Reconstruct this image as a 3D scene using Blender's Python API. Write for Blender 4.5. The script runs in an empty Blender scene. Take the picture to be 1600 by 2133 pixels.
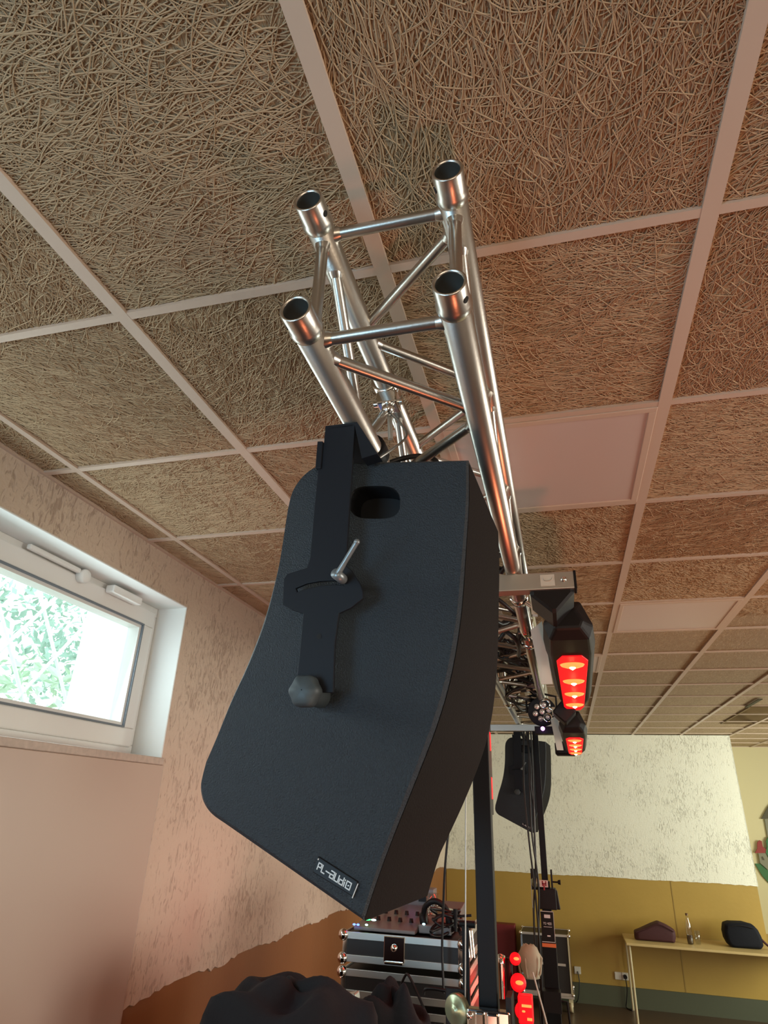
import bpy, math, random
import numpy as np
from mathutils import Vector, Matrix, Quaternion
PI = math.pi
random.seed(7)
rng = np.random.default_rng(11)
SC = bpy.context.scene
COL = SC.collection

# ------------------------------------------------------------------ camera
YAW, PITCH, ROLL, FPX, CZ = -0.271651407, 0.438132714, 0.0342666955, 1308.22, 2.1
def cam_axes():
    cy, sy, cp, sp, cr, sr = math.cos(YAW), math.sin(YAW), math.cos(PITCH), math.sin(PITCH), math.cos(ROLL), math.sin(ROLL)
    F = Vector((sy*cp, cy*cp, sp)); Rt = Vector((cy, -sy, 0)); U = Rt.cross(F)
    return cr*Rt+sr*U, -sr*Rt+cr*U, F
RT, UP, FW = cam_axes()
cd = bpy.data.cameras.new('camera'); cam = bpy.data.objects.new('camera', cd); COL.objects.link(cam)
cam.matrix_world = Matrix(((RT.x, UP.x, -FW.x, 0), (RT.y, UP.y, -FW.y, 0), (RT.z, UP.z, -FW.z, CZ), (0, 0, 0, 1)))
cd.sensor_fit = 'HORIZONTAL'; cd.sensor_width = 36; cd.lens = 36*FPX/1600; cd.clip_start = .02; cd.clip_end = 200
SC.camera = cam
CAM = Vector((0, 0, CZ))
def at(x, y, ax, v):
    """where the sight line through a photo point meets the plane axis = v"""
    d = RT*((x-800)/FPX) - UP*((y-1066.5)/FPX) + FW
    return CAM + d*((v-CAM[ax])/d[ax])

# ------------------------------------------------------------------ world and lights
SC.view_settings.view_transform = 'Standard'
try: SC.view_settings.look = 'None'
except Exception: pass
SC.view_settings.gamma = 1; SC.view_settings.exposure = 0.0
w = bpy.data.worlds.new('world'); SC.world = w; w.use_nodes = True
wn = w.node_tree.nodes; bg = wn['Background']; bg.inputs[0].default_value = (.86, .97, 1.0, 1); bg.inputs[1].default_value = 3.2

def light(name, kind, loc, target, energy, color, size=1, size_y=None, spread=None, spot=None, blend=.5):
    l = bpy.data.lights.new(name, kind); l.energy = energy; l.color = color
    if kind == 'AREA':
        l.shape = 'RECTANGLE'; l.size = size; l.size_y = size_y or size
        if spread: l.spread = math.radians(spread)
    else: l.shadow_soft_size = size
    if kind == 'SPOT': l.spot_size = math.radians(spot); l.spot_blend = blend
    o = bpy.data.objects.new(name, l); COL.objects.link(o); o.location = loc
    o.rotation_euler = (Vector(target)-Vector(loc)).to_track_quat('-Z', 'Y').to_euler()
    return o
# daylight through the window openings
light('daylight_left_rear', 'AREA', (-1.62, -.9, 1.95), (-.3, 1.2, 2.0), 44, (.42, .75, 1.0), 1.6, .8)
light('daylight_left_window', 'AREA', (-1.76, 1.35, 2.62), (0.6, 1.5, 2.3), 7, (.82, .97, 1.0), 2.1, .42)
light('daylight_right_front', 'AREA', (4.9, 1.0, 1.7), (0, 2.0, 2.4), 105, (1.0, .84, .68), 3.0, 1.4)
light('daylight_right_deep', 'AREA', (4.9, 7.6, 1.8), (1.2, 9.6, 1.9), 165, (.96, 1.0, .80), 2.6, 1.4)
light('daylight_rear', 'AREA', (1.2, -3.9, 1.3), (0, 4, 2.8), 75, (1.0, .80, .60), 3.5, 1.6)
# coloured stage wash from the lamps on the floor by the stands; the amber spot is added fill
light('stage_wash_red', 'SPOT', (0.5, 1.2, 0.5), (0.45, 1.8, 3.1), 52, (1.0, .25, .12), .15, spot=80, blend=1)
light('added_amber_fill', 'SPOT', (1.0, 3.4, 0.5), (1.4, 4.2, 3.1), 60, (1.0, .50, .26), .3, spot=95, blend=1)  # added spot to warm the mid-right ceiling, no lamp modelled here
light('stage_wash_pink', 'SPOT', (-1.0, 3.2, 1.0), (-1.3, 2.6, 3.1), 22, (1.0, .35, .32), .15, spot=100, blend=1)
light('stage_wash_rose', 'SPOT', (-0.3, -0.6, 1.0), (-1.67, 2.4, 1.5), 13, (1.0, .42, .30), .2, spot=75, blend=1)

# ------------------------------------------------------------------ materials
def nt(name):
    m = bpy.data.materials.new(name); m.use_nodes = True
    n = m.node_tree.nodes; return m, n, m.node_tree.links, n['Principled BSDF']
def mat(name, col, rough=.5, metal=0, bump=0, bscale=60, var=0, vscale=8, emit=None, estr=0, spec=.5, alpha=1, trans=0, coat=0):
    m, n, L, p = nt(name)
    p.inputs['Base Color'].default_value = (*col, 1); p.inputs['Roughness'].default_value = rough
    p.inputs['Metallic'].default_value = metal; p.inputs['Specular IOR Level'].default_value = spec
    p.inputs['Transmission Weight'].default_value = trans; p.inputs['Coat Weight'].default_value = coat
    if emit: p.inputs['Emission Color'].default_value = (*emit, 1); p.inputs['Emission Strength'].default_value = estr
    tc = n.new('ShaderNodeTexCoord')
    if bump:
        t = n.new('ShaderNodeTexNoise'); t.inputs['Scale'].default_value = bscale; t.inputs['Detail'].default_value = 4
        b = n.new('ShaderNodeBump'); b.inputs['Strength'].default_value = bump; b.inputs['Distance'].default_value = .003
        L.new(tc.outputs['Object'], t.inputs['Vector']); L.new(t.outputs[0], b.inputs['Height']); L.new(b.outputs[0], p.inputs['Normal'])
    if var:
        t = n.new('ShaderNodeTexNoise'); t.inputs['Scale'].default_value = vscale; t.inputs['Detail'].default_value = 5
        r = n.new('ShaderNodeMapRange'); r.inputs[3].default_value = 1-var; r.inputs[4].default_value = 1+var*.5
        x = n.new('ShaderNodeVectorMath'); x.operation = 'SCALE'; x.inputs[0].default_value = col
        L.new(tc.outputs['Object'], t.inputs['Vector']); L.new(t.outputs[0], r.inputs[0]); L.new(r.outputs[0], x.inputs['Scale']); L.new(x.outputs[0], p.inputs['Base Color'])
    return m
def plaster(name, col, dark, wains=None, wz=0, amount=1.0, rot=.6):
    """hand-thrown plaster with gouges, and an optional painted dado below wz with a ragged edge"""
    m, n, L, p = nt(name); p.inputs['Roughness'].default_value = .8
    g = n.new('ShaderNodeNewGeometry'); mp = n.new('ShaderNodeMapping')
    mp.inputs['Rotation'].default_value = (rot, rot, 0); mp.inputs['Scale'].default_value = (52, 52, 20)
    L.new(g.outputs['Position'], mp.inputs['Vector'])
    a = n.new('ShaderNodeTexNoise'); a.inputs['Scale'].default_value = 1.0; a.inputs['Detail'].default_value = 3; a.inputs['Distortion'].default_value = 1.2
    L.new(mp.outputs[0], a.inputs['Vector'])
    b = n.new('ShaderNodeTexNoise'); b.inputs['Scale'].default_value = 3.2; b.inputs['Detail'].default_value = 5
    L.new(g.outputs['Position'], b.inputs['Vector'])
    fine = n.new('ShaderNodeTexNoise'); fine.inputs['Scale'].default_value = 60; fine.inputs['Detail'].default_value = 4
    L.new(g.outputs['Position'], fine.inputs['Vector'])
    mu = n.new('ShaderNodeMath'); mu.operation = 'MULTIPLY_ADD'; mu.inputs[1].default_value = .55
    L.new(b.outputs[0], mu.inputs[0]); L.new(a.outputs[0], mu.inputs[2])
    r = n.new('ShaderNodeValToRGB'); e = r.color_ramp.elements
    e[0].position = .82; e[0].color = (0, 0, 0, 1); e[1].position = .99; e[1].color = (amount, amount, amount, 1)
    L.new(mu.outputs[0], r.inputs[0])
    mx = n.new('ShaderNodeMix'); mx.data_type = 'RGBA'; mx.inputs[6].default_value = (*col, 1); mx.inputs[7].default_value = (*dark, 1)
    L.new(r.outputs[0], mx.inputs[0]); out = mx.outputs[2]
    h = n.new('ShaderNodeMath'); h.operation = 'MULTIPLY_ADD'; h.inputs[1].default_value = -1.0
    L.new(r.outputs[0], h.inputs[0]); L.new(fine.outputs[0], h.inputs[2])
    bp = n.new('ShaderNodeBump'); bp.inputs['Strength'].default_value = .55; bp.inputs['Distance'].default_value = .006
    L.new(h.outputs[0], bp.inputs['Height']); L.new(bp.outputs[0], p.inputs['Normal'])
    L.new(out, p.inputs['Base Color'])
    return m
def fibre_board():
    m, n, L, p = nt('wood_wool_board'); p.inputs['Roughness'].default_value = .85
    g = n.new('ShaderNodeNewGeometry')
    cur = None
    for k, (sc, st, ang) in enumerate(((40, .3, .4), (52, .28, 1.7), (46, .35, 2.7))):
        mp = n.new('ShaderNodeMapping'); mp.inputs['Rotation'].default_value = (0, 0, ang); mp.inputs['Scale'].default_value = (sc, sc*st, 1); mp.inputs['Location'].default_value = (k*3.1, k*7.7, k)
        t = n.new('ShaderNodeTexNoise'); t.inputs['Scale'].default_value = 1; t.inputs['Detail'].default_value = 2.5; t.inputs['Distortion'].default_value = .9
        s = n.new('ShaderNodeMath'); s.operation = 'SUBTRACT'; s.inputs[1].default_value = .5
        ab = n.new('ShaderNodeMath'); ab.operation = 'ABSOLUTE'
        r = n.new('ShaderNodeMapRange'); r.inputs[1].default_value = 0; r.inputs[2].default_value = .035; r.inputs[3].default_value = 1; r.inputs[4].default_value = 0; r.clamp = True
        L.new(g.outputs['Position'], mp.inputs['Vector']); L.new(mp.outputs[0], t.inputs['Vector']); L.new(t.outputs[0], s.inputs[0]); L.new(s.outputs[0], ab.inputs[0]); L.new(ab.outputs[0], r.inputs[0])
        if cur is None: cur = r.outputs[0]
        else:
            x = n.new('ShaderNodeMath'); x.operation = 'MAXIMUM'; L.new(cur, x.inputs[0]); L.new(r.outputs[0], x.inputs[1]); cur = x.outputs[0]
    mx = n.new('ShaderNodeMix'); mx.data_type = 'RGBA'; mx.inputs[6].default_value = (.40, .275, .155, 1); mx.inputs[7].default_value = (.57, .415, .25, 1)
    L.new(cur, mx.inputs[0]); L.new(mx.outputs[2], p.inputs['Base Color'])
    bp = n.new('ShaderNodeBump'); bp.inputs['Strength'].default_value = .8; bp.inputs['Distance'].default_value = .004
    L.new(cur, bp.inputs['Height']); L.new(bp.outputs[0], p.inputs['Normal'])
    return m
def glass_mat():
    m, n, L, p = nt('window_glass'); n.remove(p)
    o = n['Material Output']; t = n.new('ShaderNodeBsdfTransparent'); t.inputs[0].default_value = (.95, 1, .99, 1)
    gl = n.new('ShaderNodeBsdfGlossy'); gl.inputs['Roughness'].default_value = .02
    mx = n.new('ShaderNodeMixShader'); mx.inputs[0].default_value = .06
    L.new(t.outputs[0], mx.inputs[1]); L.new(gl.outputs[0], mx.inputs[2]); L.new(mx.outputs[0], o.inputs[0]); return m

M = dict(
 board=fibre_board(),
 fibre=mat('wood_fibre', (.55, .395, .235), .8, var=.2, vscale=30),
 grid=mat('ceiling_grid_paint', (.60, .47, .37), .5, spec=.3),
 panel_led=mat('light_diffuser', (.62, .50, .45), .35, spec=.4),
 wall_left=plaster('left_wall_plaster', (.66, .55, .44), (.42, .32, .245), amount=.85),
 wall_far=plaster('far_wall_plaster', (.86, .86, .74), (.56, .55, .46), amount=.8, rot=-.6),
 dado=mat('ochre_dado_paint', (.43, .28, .055), .55, bump=.3, bscale=25, var=.12, vscale=3),
 dado_left=mat('brown_dado_paint', (.30, .12, .038), .45, bump=.25, bscale=25, var=.15, vscale=3),
 beige=mat('beige_wall_paint', (.62, .55, .33), .7, bump=.2, bscale=30),
 plain=mat('plain_wall_paint', (.66, .57, .46), .7, bump=.2, bscale=30),
 floor=mat('dark_floor', (.085, .05, .028), .3, var=.3, vscale=3, bump=.1, bscale=12),
 base=mat('grey_green_skirting', (.075, .085, .05), .5),
 pvc=mat('white_pvc', (.78, .78, .75), .35, spec=.5),
 reveal=mat('white_reveal_paint', (.80, .82, .80), .6, bump=.2, bscale=30),
 sill=mat('speckled_stone_sill', (.60, .50, .42), .5, var=.35, vscale=45),
 rubber=mat('window_gasket', (.16, .19, .22), .6),
 whiteboard=mat('painted_board', (.56, .44, .36), .38, bump=.05, bscale=5, spec=.5),
 glass=glass_mat(),
 bore=mat('shaded_bore', (.10, .10, .09), .55, .4),  # darkened colour imitates the shade inside the open tube ends
 plate_grey=mat('grey_plate', (.62, .68, .62), .5),
 thin=None,
 alu=mat('brushed_aluminium', (.64, .62, .57), .31, 1.0, bump=.05, bscale=200, var=.12, vscale=14),
 alu_matt=mat('matt_aluminium', (.62, .62, .58), .42, 1.0),
 chrome=mat('polished_chrome', (.88, .88, .86), .08, 1.0),
 darkhole=mat('dark_hole', (.01, .01, .01), .8),
 warnex=mat('black_textured_paint', (.023, .034, .045), .50, bump=1.0, bscale=420, var=.5, vscale=260, spec=.5),
 grille=mat('black_grille', (.0075, .006, .006), .85, bump=.4, bscale=300, spec=.2),
 steel_blk=mat('black_powder_coat', (.009, .011, .016), .6, spec=.28),
 lever=mat('grey_clamp_lever', (.26, .29, .30), .35, .5),
 joint=mat('ochre_joint', (.33, .22, .05), .6),
 recess=mat('dark_recess', (.006, .007, .009), .6),
 knob=mat('grey_black_plastic', (.060, .075, .08), .5),
 blk=mat('black_plastic', (.009, .008, .009), .5, spec=.3),
 blk_tube=mat('black_steel_tube', (.007, .008, .010), .5, spec=.22),
 cable=mat('black_cable', (.010, .009, .010), .45),
 greycable=mat('grey_steel_rope', (.36, .36, .34), .35, .8),
 white_txt=mat('white_print', (.80, .82, .82), .5),
 lens=mat('red_lens_and_glow', (.22, .003, .003), .5, emit=(1.0, .004, .01), estr=1.1),
 lens_hot=mat('lit_red_led', (1, .2, .05), .3, emit=(1.0, .13, .03), estr=3.2),
 lens_core=mat('led_core', (1, .9, .5), .3, emit=(1.0, .85, .4), estr=14),
 led_clear=mat('clear_led_lens', (.85, .78, .72), .12, .6),
 led_violet=mat('violet_led', (.6, .2, .9), .3, emit=(.75, .3, 1.0), estr=5),
 led_blue=mat('blue_led', (.1, .2, 1), .3, emit=(.08, .16, 1.0), estr=5),
 led_green=mat('green_led', (.1, 1, .3), .3, emit=(.05, .9, .18), estr=3),
 led_cyan=mat('pale_cyan_led', (.6, 1, 1), .3, emit=(.5, .95, 1.0), estr=3),
 cloth=mat('black_molton', (.006, .007, .010), .9, bump=.5, bscale=80),
 case_blk=mat('case_black_laminate', (.02, .018, .018), .45),
 mixer=mat('grey_mixer_top', (.20, .19, .19), .4),
 wood=mat('light_table_wood', (.60, .45, .20), .4, var=.1, vscale=5),
 tleg=mat('pale_painted_steel', (.60, .52, .33), .35),
 maroon=mat('maroon_fabric', (.05, .009, .012), .7, bump=.3, bscale=50),
 navy=mat('black_leather', (.007, .008, .013), .75, spec=.2, bump=.3, bscale=60),
 bottle=mat('clear_plastic', (.92, .95, .93), .05, trans=1.0),
 cola=mat('dark_drink', (.05, .025, .012), .2),
 capred=mat('brown_cap', (.14, .07, .03), .4),
 outlet=mat('white_socket', (.70, .68, .60), .4),
 red_sheet=mat('dark_red_panel', (.16, .012, .015), .5),
 cream=mat('cream_webbing', (.50, .44, .32), .7, bump=.3, bscale=60),
 rope=mat('white_rope', (.72, .68, .62), .6),
 orange=mat('orange_stripe', (.85, .22, .07), .5),
 pulley=mat('pale_green_zinc', (.50, .56, .36), .32, .7),
 label_w=mat('white_label', (.80, .66, .62), .5),
 label_r=mat('red_print', (.35, .02, .03), .5),
 house_g=mat('grey_painted_wood', (.20, .19, .13), .6),
 house_r=mat('red_painted_wood', (.25, .018, .012), .6),
 house_k=mat('dark_painted_wood', (.06, .05, .02), .6),
 house_gr=mat('green_painted_wood', (.025, .13, .035), .6),
 hatch=mat('raw_brown_wood', (.20, .125, .045), .7, var=.35, vscale=6),
 leaf=mat('leaves', (.38, .52, .44), .6),
 leafp=mat('pale_leaves', (.52, .66, .50), .6),
 wire=mat('galvanised_wire', (.8, .85, .85), .4),
 post=mat('white_render', (.92, .93, .92), .8),
 ground=mat('pale_gravel', (.6, .6, .55), .9),
)

def clear_mat():
    m, n, L, p = nt('clear_plastic_thin'); n.remove(p)
    o = n['Material Output']; t = n.new('ShaderNodeBsdfTransparent'); t.inputs[0].default_value = (.93, .93, .90, 1)
    gl = n.new('ShaderNodeBsdfGlossy'); gl.inputs['Roughness'].default_value = .08; mx = n.new('ShaderNodeMixShader'); mx.inputs[0].default_value = .13
    L.new(t.outputs[0], mx.inputs[1]); L.new(gl.outputs[0], mx.inputs[2]); L.new(mx.outputs[0], o.inputs[0]); return m
M['bottle'] = clear_mat()
# ------------------------------------------------------------------ mesh helper
class MB:
    def __init__(s): s.v = []; s.f = []; s.sm = []
    def add(s, vs, fs, smooth=False):
        o = len(s.v); s.v += [tuple(v) for v in vs]; s.f += [tuple(i+o for i in f) for f in fs]; s.sm += [smooth]*len(fs); return s
    def box(s, c, size, R=None):
        c = Vector(c); x, y, z = [d/2 for d in size]; vs = []
        for k in (-1, 1):
            for j in (-1, 1):
                for i in (-1, 1):
                    v = Vector((i*x, j*y, k*z)); vs.append(c+(R@v if R else v))
        return s.add(vs, [(0, 2, 3, 1), (4, 5, 7, 6), (0, 1, 5, 4), (2, 6, 7, 3), (0, 4, 6, 2), (1, 3, 7, 5)])
    def bb(s, lo, hi): return s.box([(a+b)/2 for a, b in zip(lo, hi)], [b-a for a, b in zip(lo, hi)])
    def cham(s, c, size, b, R=None):
        """box with chamfered edges around its depth (y) axis profile and ends"""
        c = Vector(c); x, y, z = [d/2 for d in size]; vs = []
        prof = [(-x+b, -z), (x-b, -z), (x, -z+b), (x, z-b), (x-b, z), (-x+b, z), (-x, z-b), (-x, -z+b)]
        rows = [(-y, b), (-y+b, 0), (y-b, 0), (y, b)]
        for yy, ins in rows:
            for (px, pz) in prof:
                v = Vector((px-math.copysign(min(ins, abs(px)), px), yy, pz-math.copysign(min(ins, abs(pz)), pz))); vs.append(c+(R@v if R else v))
        fs = [tuple(range(8))[::1], tuple(24+i for i in range(8))[::-1]]
        for r in range(3):
            for i in range(8): j = (i+1) % 8; fs.append((r*8+j, r*8+i, r*8+8+i, r*8+8+j))
        return s.add(vs, fs)
    def frame(s, d):
        d = d.normalized(); a = Vector((0, 0, 1)) if abs(d.z) < .9 else Vector((1, 0, 0)); u = d.cross(a).normalized(); return u, d.cross(u)
    def tube(s, a, b, r, seg=14, r2=None, caps=True):
        a, b = Vector(a), Vector(b); r2 = r if r2 is None else r2; u, v = s.frame(b-a); vs = []
        for p, rr in ((a, r), (b, r2)):
            for i in range(seg): t = 2*PI*i/seg; vs.append(p+u*(rr*math.cos(t))+v*(rr*math.sin(t)))
        fs = [(i, (i+1) % seg, seg+(i+1) % seg, seg+i) for i in range(seg)]; s.add(vs, fs, True)
        if caps: s.add(vs, [tuple(range(seg))[::-1], tuple(range(seg, 2*seg))])
        return s
    def lathe(s, a, d, prof, seg=20):
        """profile (distance along d, radius) turned about axis d from a"""
        a = Vector(a); d = Vector(d).normalized(); u, v = s.frame(d); vs = []
        for h, r in prof:
            for i in range(seg): t = 2*PI*i/seg; vs.append(a+d*h+u*(r*math.cos(t))+v*(r*math.sin(t)))
        fs = [(k*seg+i, k*seg+(i+1) % seg, (k+1)*seg+(i+1) % seg, (k+1)*seg+i) for k in range(len(prof)-1) for i in range(seg)]
        return s.add(vs, fs, True)
    def path(s, pts, r, seg=8, closed=False):
        pts = [Vector(p) for p in pts]; n = len(pts); vs = []; u = None
        for k, p in enumerate(pts):
            d = (pts[min(k+1, n-1)]-pts[max(k-1, 0)]).normalized()
            if u is None: u, _ = s.frame(d)
            u = (u-d*u.dot(d)).normalized(); v = d.cross(u)
            for i in range(seg): t = 2*PI*i/seg; vs.append(p+u*(r*math.cos(t))+v*(r*math.sin(t)))
        fs = [(k*seg+i, k*seg+(i+1) % seg, (k+1)*seg+(i+1) % seg, (k+1)*seg+i) for k in range(n-1) for i in range(seg)]
        s.add(vs, fs, True); s.add(vs, [tuple(range(seg))[::-1], tuple(range((n-1)*seg, n*seg))]); return s
    def prism(s, pts, ext):
        pts = [Vector(p) for p in pts]; e = Vector(ext); n = len(pts)
        vs = pts+[p+e for p in pts]
        return s.add(vs, [tuple(range(n)), tuple(range(n, 2*n))[::-1]]+[((i+1) % n, i, n+i, n+(i+1) % n) for i in range(n)])
    def ball(s, c, r, seg=12, rings=8, sc=(1, 1, 1)):
        c = Vector(c); vs = []
        for k in range(rings+1):
            t = PI*k/rings
            for i in range(seg):
                a = 2*PI*i/seg; vs.append(c+Vector((sc[0]*r*math.sin(t)*math.cos(a), sc[1]*r*math.sin(t)*math.sin(a), sc[2]*r*math.cos(t))))
        return s.add(vs, [(k*seg+i, (k+1)*seg+i, (k+1)*seg+(i+1) % seg, k*seg+(i+1) % seg) for k in range(rings) for i in range(seg)], True)
    def build(s, name, m, parent=None, bevel=0, segs=2, sub=0):
        me = bpy.data.meshes.new(name); o = Vector((0, 0, 0)); q = parent
        while q is not None: o += q.location; q = q.parent
        me.from_pydata([(v[0]-o.x, v[1]-o.y, v[2]-o.z) for v in s.v], [], s.f)
        me.polygons.foreach_set('use_smooth', s.sm); me.materials.append(m); me.update()
        ob = bpy.data.objects.new(name, me); COL.objects.link(ob)
        if parent is not None: ob.parent = parent
        if bevel:
            b = ob.modifiers.new('bevel', 'BEVEL'); b.width = bevel; b.segments = segs; b.limit_method = 'ANGLE'; b.angle_limit = math.radians(35)
        if sub:
            b = ob.modifiers.new('sub', 'SUBSURF'); b.levels = sub; b.render_levels = sub
        return ob
def tag(o, label=None, cat=None, group=None, kind=None):
    if label: o['label'] = label
    if cat: o['category'] = cat
    if group: o['group'] = group
    if kind: o['kind'] = kind
    return o
def thing(name, loc, label, cat, group=None):
    o = bpy.data.objects.new(name, None); COL.objects.link(o); o.location = loc; o.empty_display_size = .05
    return tag(o, label, cat, group)
def copy_tree(o, parent=None):
    c = o.copy(); COL.objects.link(c)
    if parent is not None: c.parent = parent
    for ch in [x for x in list(COL.objects) if x.parent == o]: copy_tree(ch, c)
    return c
def smooth_path(pts, n=8):
    pts = [Vector(p) for p in pts]; P = [pts[0]]+pts+[pts[-1]]; out = []
    for k in range(1, len(P)-2):
        a, b, c, d = P[k-1:k+3]
        for i in range(n):
            t = i/n; out.append(.5*((2*b)+(c-a)*t+(2*a-5*b+4*c-d)*t*t+(3*b-a-3*c+d)*t**3))
    out.append(pts[-1]); return out

# ------------------------------------------------------------------ room shell
CE = 3.11; XL = -1.67; YF = 9.83; XB = 2.2; YD = 11.5; XR = 5.0; YN = -4.0
GX = [-1.53+.625*i for i in range(-1, 11)]; GY = [.93+.6213*j for j in range(-8, 18)]
def struct(mb, name, m, parent=None, **k):
    o = mb.build(name, m, parent, **k)
    if parent is None: o['kind'] = 'structure'
    return o
fl = MB(); fl.bb((XL-.3, YN-.2, -.1), (XR+.2, YD+.2, 0)); struct(fl, 'floor', M['floor'])
# ceiling board with a rectangular opening over the deep right side
HX0, HX1, HY0, HY1 = 1.87, 3.2, 7.25, 8.56
c = MB(); zt = CE+.010
for lo, hi in (((XL-.3, YN-.2), (XR+.2, HY0)), ((XL-.3, HY1), (XR+.2, YD+.2)), ((XL-.3, HY0), (HX0, HY1)), ((HX1, HY0), (XR+.2, HY1))):
    c.bb((*lo, zt), (*hi, zt+.03))
ceil_o = struct(c, 'ceiling', M['board'])
g = MB()
for x in GX:
    if x > XL and x < XR: 
        w_ = .016
        if abs(x-(-1.53)) < .01: w_ = .011
        g.bb((x-w_, YN, CE-.001), (x+w_, YF if x < XB else YD, CE+.009))
for y in GY:
    if y > YN and y < YD: g.bb((XL, y-.0105, CE-.0004), (XR, y+.0105, CE+.0088))
g.bb((XL, YN, CE-.002), (XL+.012, YF, CE+.009))
gr_o = g.build('ceiling_grid', M['grid'], ceil_o)
# wood-wool strands of the near boards
def strands():
    area = (XL+.02, 2.0, .15, 3.7); N = 80000; K = 8
    x = rng.uniform(area[0], area[1], N); y = area[2]+(area[3]-area[2])*rng.uniform(0, 1, N)**1.25
    ti = np.floor((x+1.53)/.625).astype(int); tj = np.floor((y-.93)/.6213).astype(int)
    td = ((ti*7+tj*13) % 5)*.55+1.0
    th = td+rng.normal(0, .50, N); ln = rng.uniform(.04, .14, N); cv = rng.normal(0, 7.0, N); cv2 = rng.normal(0, 85, N)
    wd = rng.uniform(.0007, .0013, N); z0 = CE+.0095-rng.uniform(0.0004, .0040, N)
    st = ln/(K-1); V = np.zeros((N, K, 3, 3)); px, py = x.copy(), y.copy(); t = th.copy()
    zt_ = rng.normal(0, .0014, N)
    for k in range(K):
        s_ = k*st; nx, ny = -np.sin(t), np.cos(t); z = z0+zt_*(k/(K-1)-.5)
        for q, sgn in enumerate((-1, 0, 1)):
            V[:, k, q, 0] = px+nx*wd*sgn; V[:, k, q, 1] = py+ny*wd*sgn; V[:, k, q, 2] = z+(0.0012 if sgn else -.0003)
        px = px+np.cos(t)*st; py = py+np.sin(t)*st; t = t+(cv+cv2*(s_-ln/2))*st
    V[..., 0] = np.clip(V[..., 0], XL+.001, 2.6); V[..., 2] = np.minimum(V[..., 2], CE+.0098)
    base = (np.arange(N)*K*3)[:, None, None]; kk = (np.arange(K-1)*3)[None, :, None]; qq = np.arange(2)[None, None, :]
    a = base+kk+qq; F = np.stack([a, a+3, a+4, a+1], -1).reshape(-1, 4)
    me = bpy.data.meshes.new('wood_wool_strands'); vv = V.reshape(-1, 3)
    me.vertices.add(len(vv)); me.vertices.foreach_set('co', vv.astype(np.float32).ravel())
    me.loops.add(F.size); me.loops.foreach_set('vertex_index', F.astype(np.int32).ravel())
    me.polygons.add(len(F)); me.polygons.foreach_set('loop_start', np.arange(0, F.size, 4, dtype=np.int32))
    try: me.polygons.foreach_set('loop_total', np.full(len(F), 4, dtype=np.int32))
    except Exception: pass
    me.polygons.foreach_set('use_smooth', np.ones(len(F), bool)); me.update(calc_edges=True); me.materials.append(M['fibre'])
    o = bpy.data.objects.new('wood_wool_strands', me); COL.objects.link(o); o.parent = ceil_o; o['kind'] = 'stuff'
strands()
h = MB()   # brown timber recess above the opening
h.bb((HX0-.3, HY0-.3, CE+.22), (HX1+.2, HY1+.2, CE+.24)); h.bb((HX0-.02, HY1, CE), (HX1, HY1+.02, CE+.22)); h.bb((HX0-.02, HY0-.02, CE+.0), (HX1, HY0, CE+.22)); h.bb((HX0-.02, HY0, CE), (HX0, HY1, CE+.22))
for k in range(3): h.bb((HX0, HY0+.2+k*.45, CE+.10), (HX1, HY0+.27+k*.45, CE+.2))
struct(h, 'trim_1', M['hatch'])
h = MB(); h.bb((1.80, 6.68, CE-.006), (1.835, 7.2, CE)); struct(h, 'trim_2', M['house_k'])

# left wall with window opening
WY0, WY1, WZ0, WZ1 = .15, 2.555, 2.262, 2.93
wl = MB()
T_ = .30
wl.bb((XL-T_, YN, 1.40), (XL, WY0, CE+.04)); wl.bb((XL-T_, WY1, 1.40), (XL, YD, CE+.04))
wl.bb((XL-T_, WY0, 1.40), (XL, WY1, WZ0-.03)); wl.bb((XL-T_, WY0, WZ1), (XL, WY1, CE+.04))
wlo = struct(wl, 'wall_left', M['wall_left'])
d = MB()   # smooth dado under the ragged plaster edge
d.bb((XL-T_, YN, 0), (XL-.008, YD, 1.40)); d.build('dado', M['dado_left'], wlo)
# ragged lower edge of the plaster
e = MB(); ys = np.linspace(WY1, YF, 220); zs = [1.395+.012*math.sin(y*9)+random.uniform(-.009, .009) for y in ys]
for k in range(len(ys)-1):
    e.add([(XL+.001, ys[k], zs[k]), (XL+.001, ys[k+1], zs[k+1]), (XL+.001, ys[k+1], 1.45), (XL+.001, ys[k], 1.45), (XL-.01, ys[k], zs[k]-.002), (XL-.01, ys[k+1], zs[k+1]-.002)], [(0, 1, 2, 3), (4, 5, 1, 0)])
e.build('plaster_edge', M['wall_left'], wlo)
# reveal lining
r = MB(); t = .006
r.bb((XL-T_, WY1, WZ0-.03), (XL+.002, WY1+t, WZ1)); r.bb((XL-T_, WY0, WZ1-t), (XL+.002, WY1+t, WZ1+.001)); r.bb((XL-T_, WY0-t, WZ0), (XL, WY0, WZ1))
r.build('reveal', M['reveal'], wlo, bevel=.003)
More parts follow.
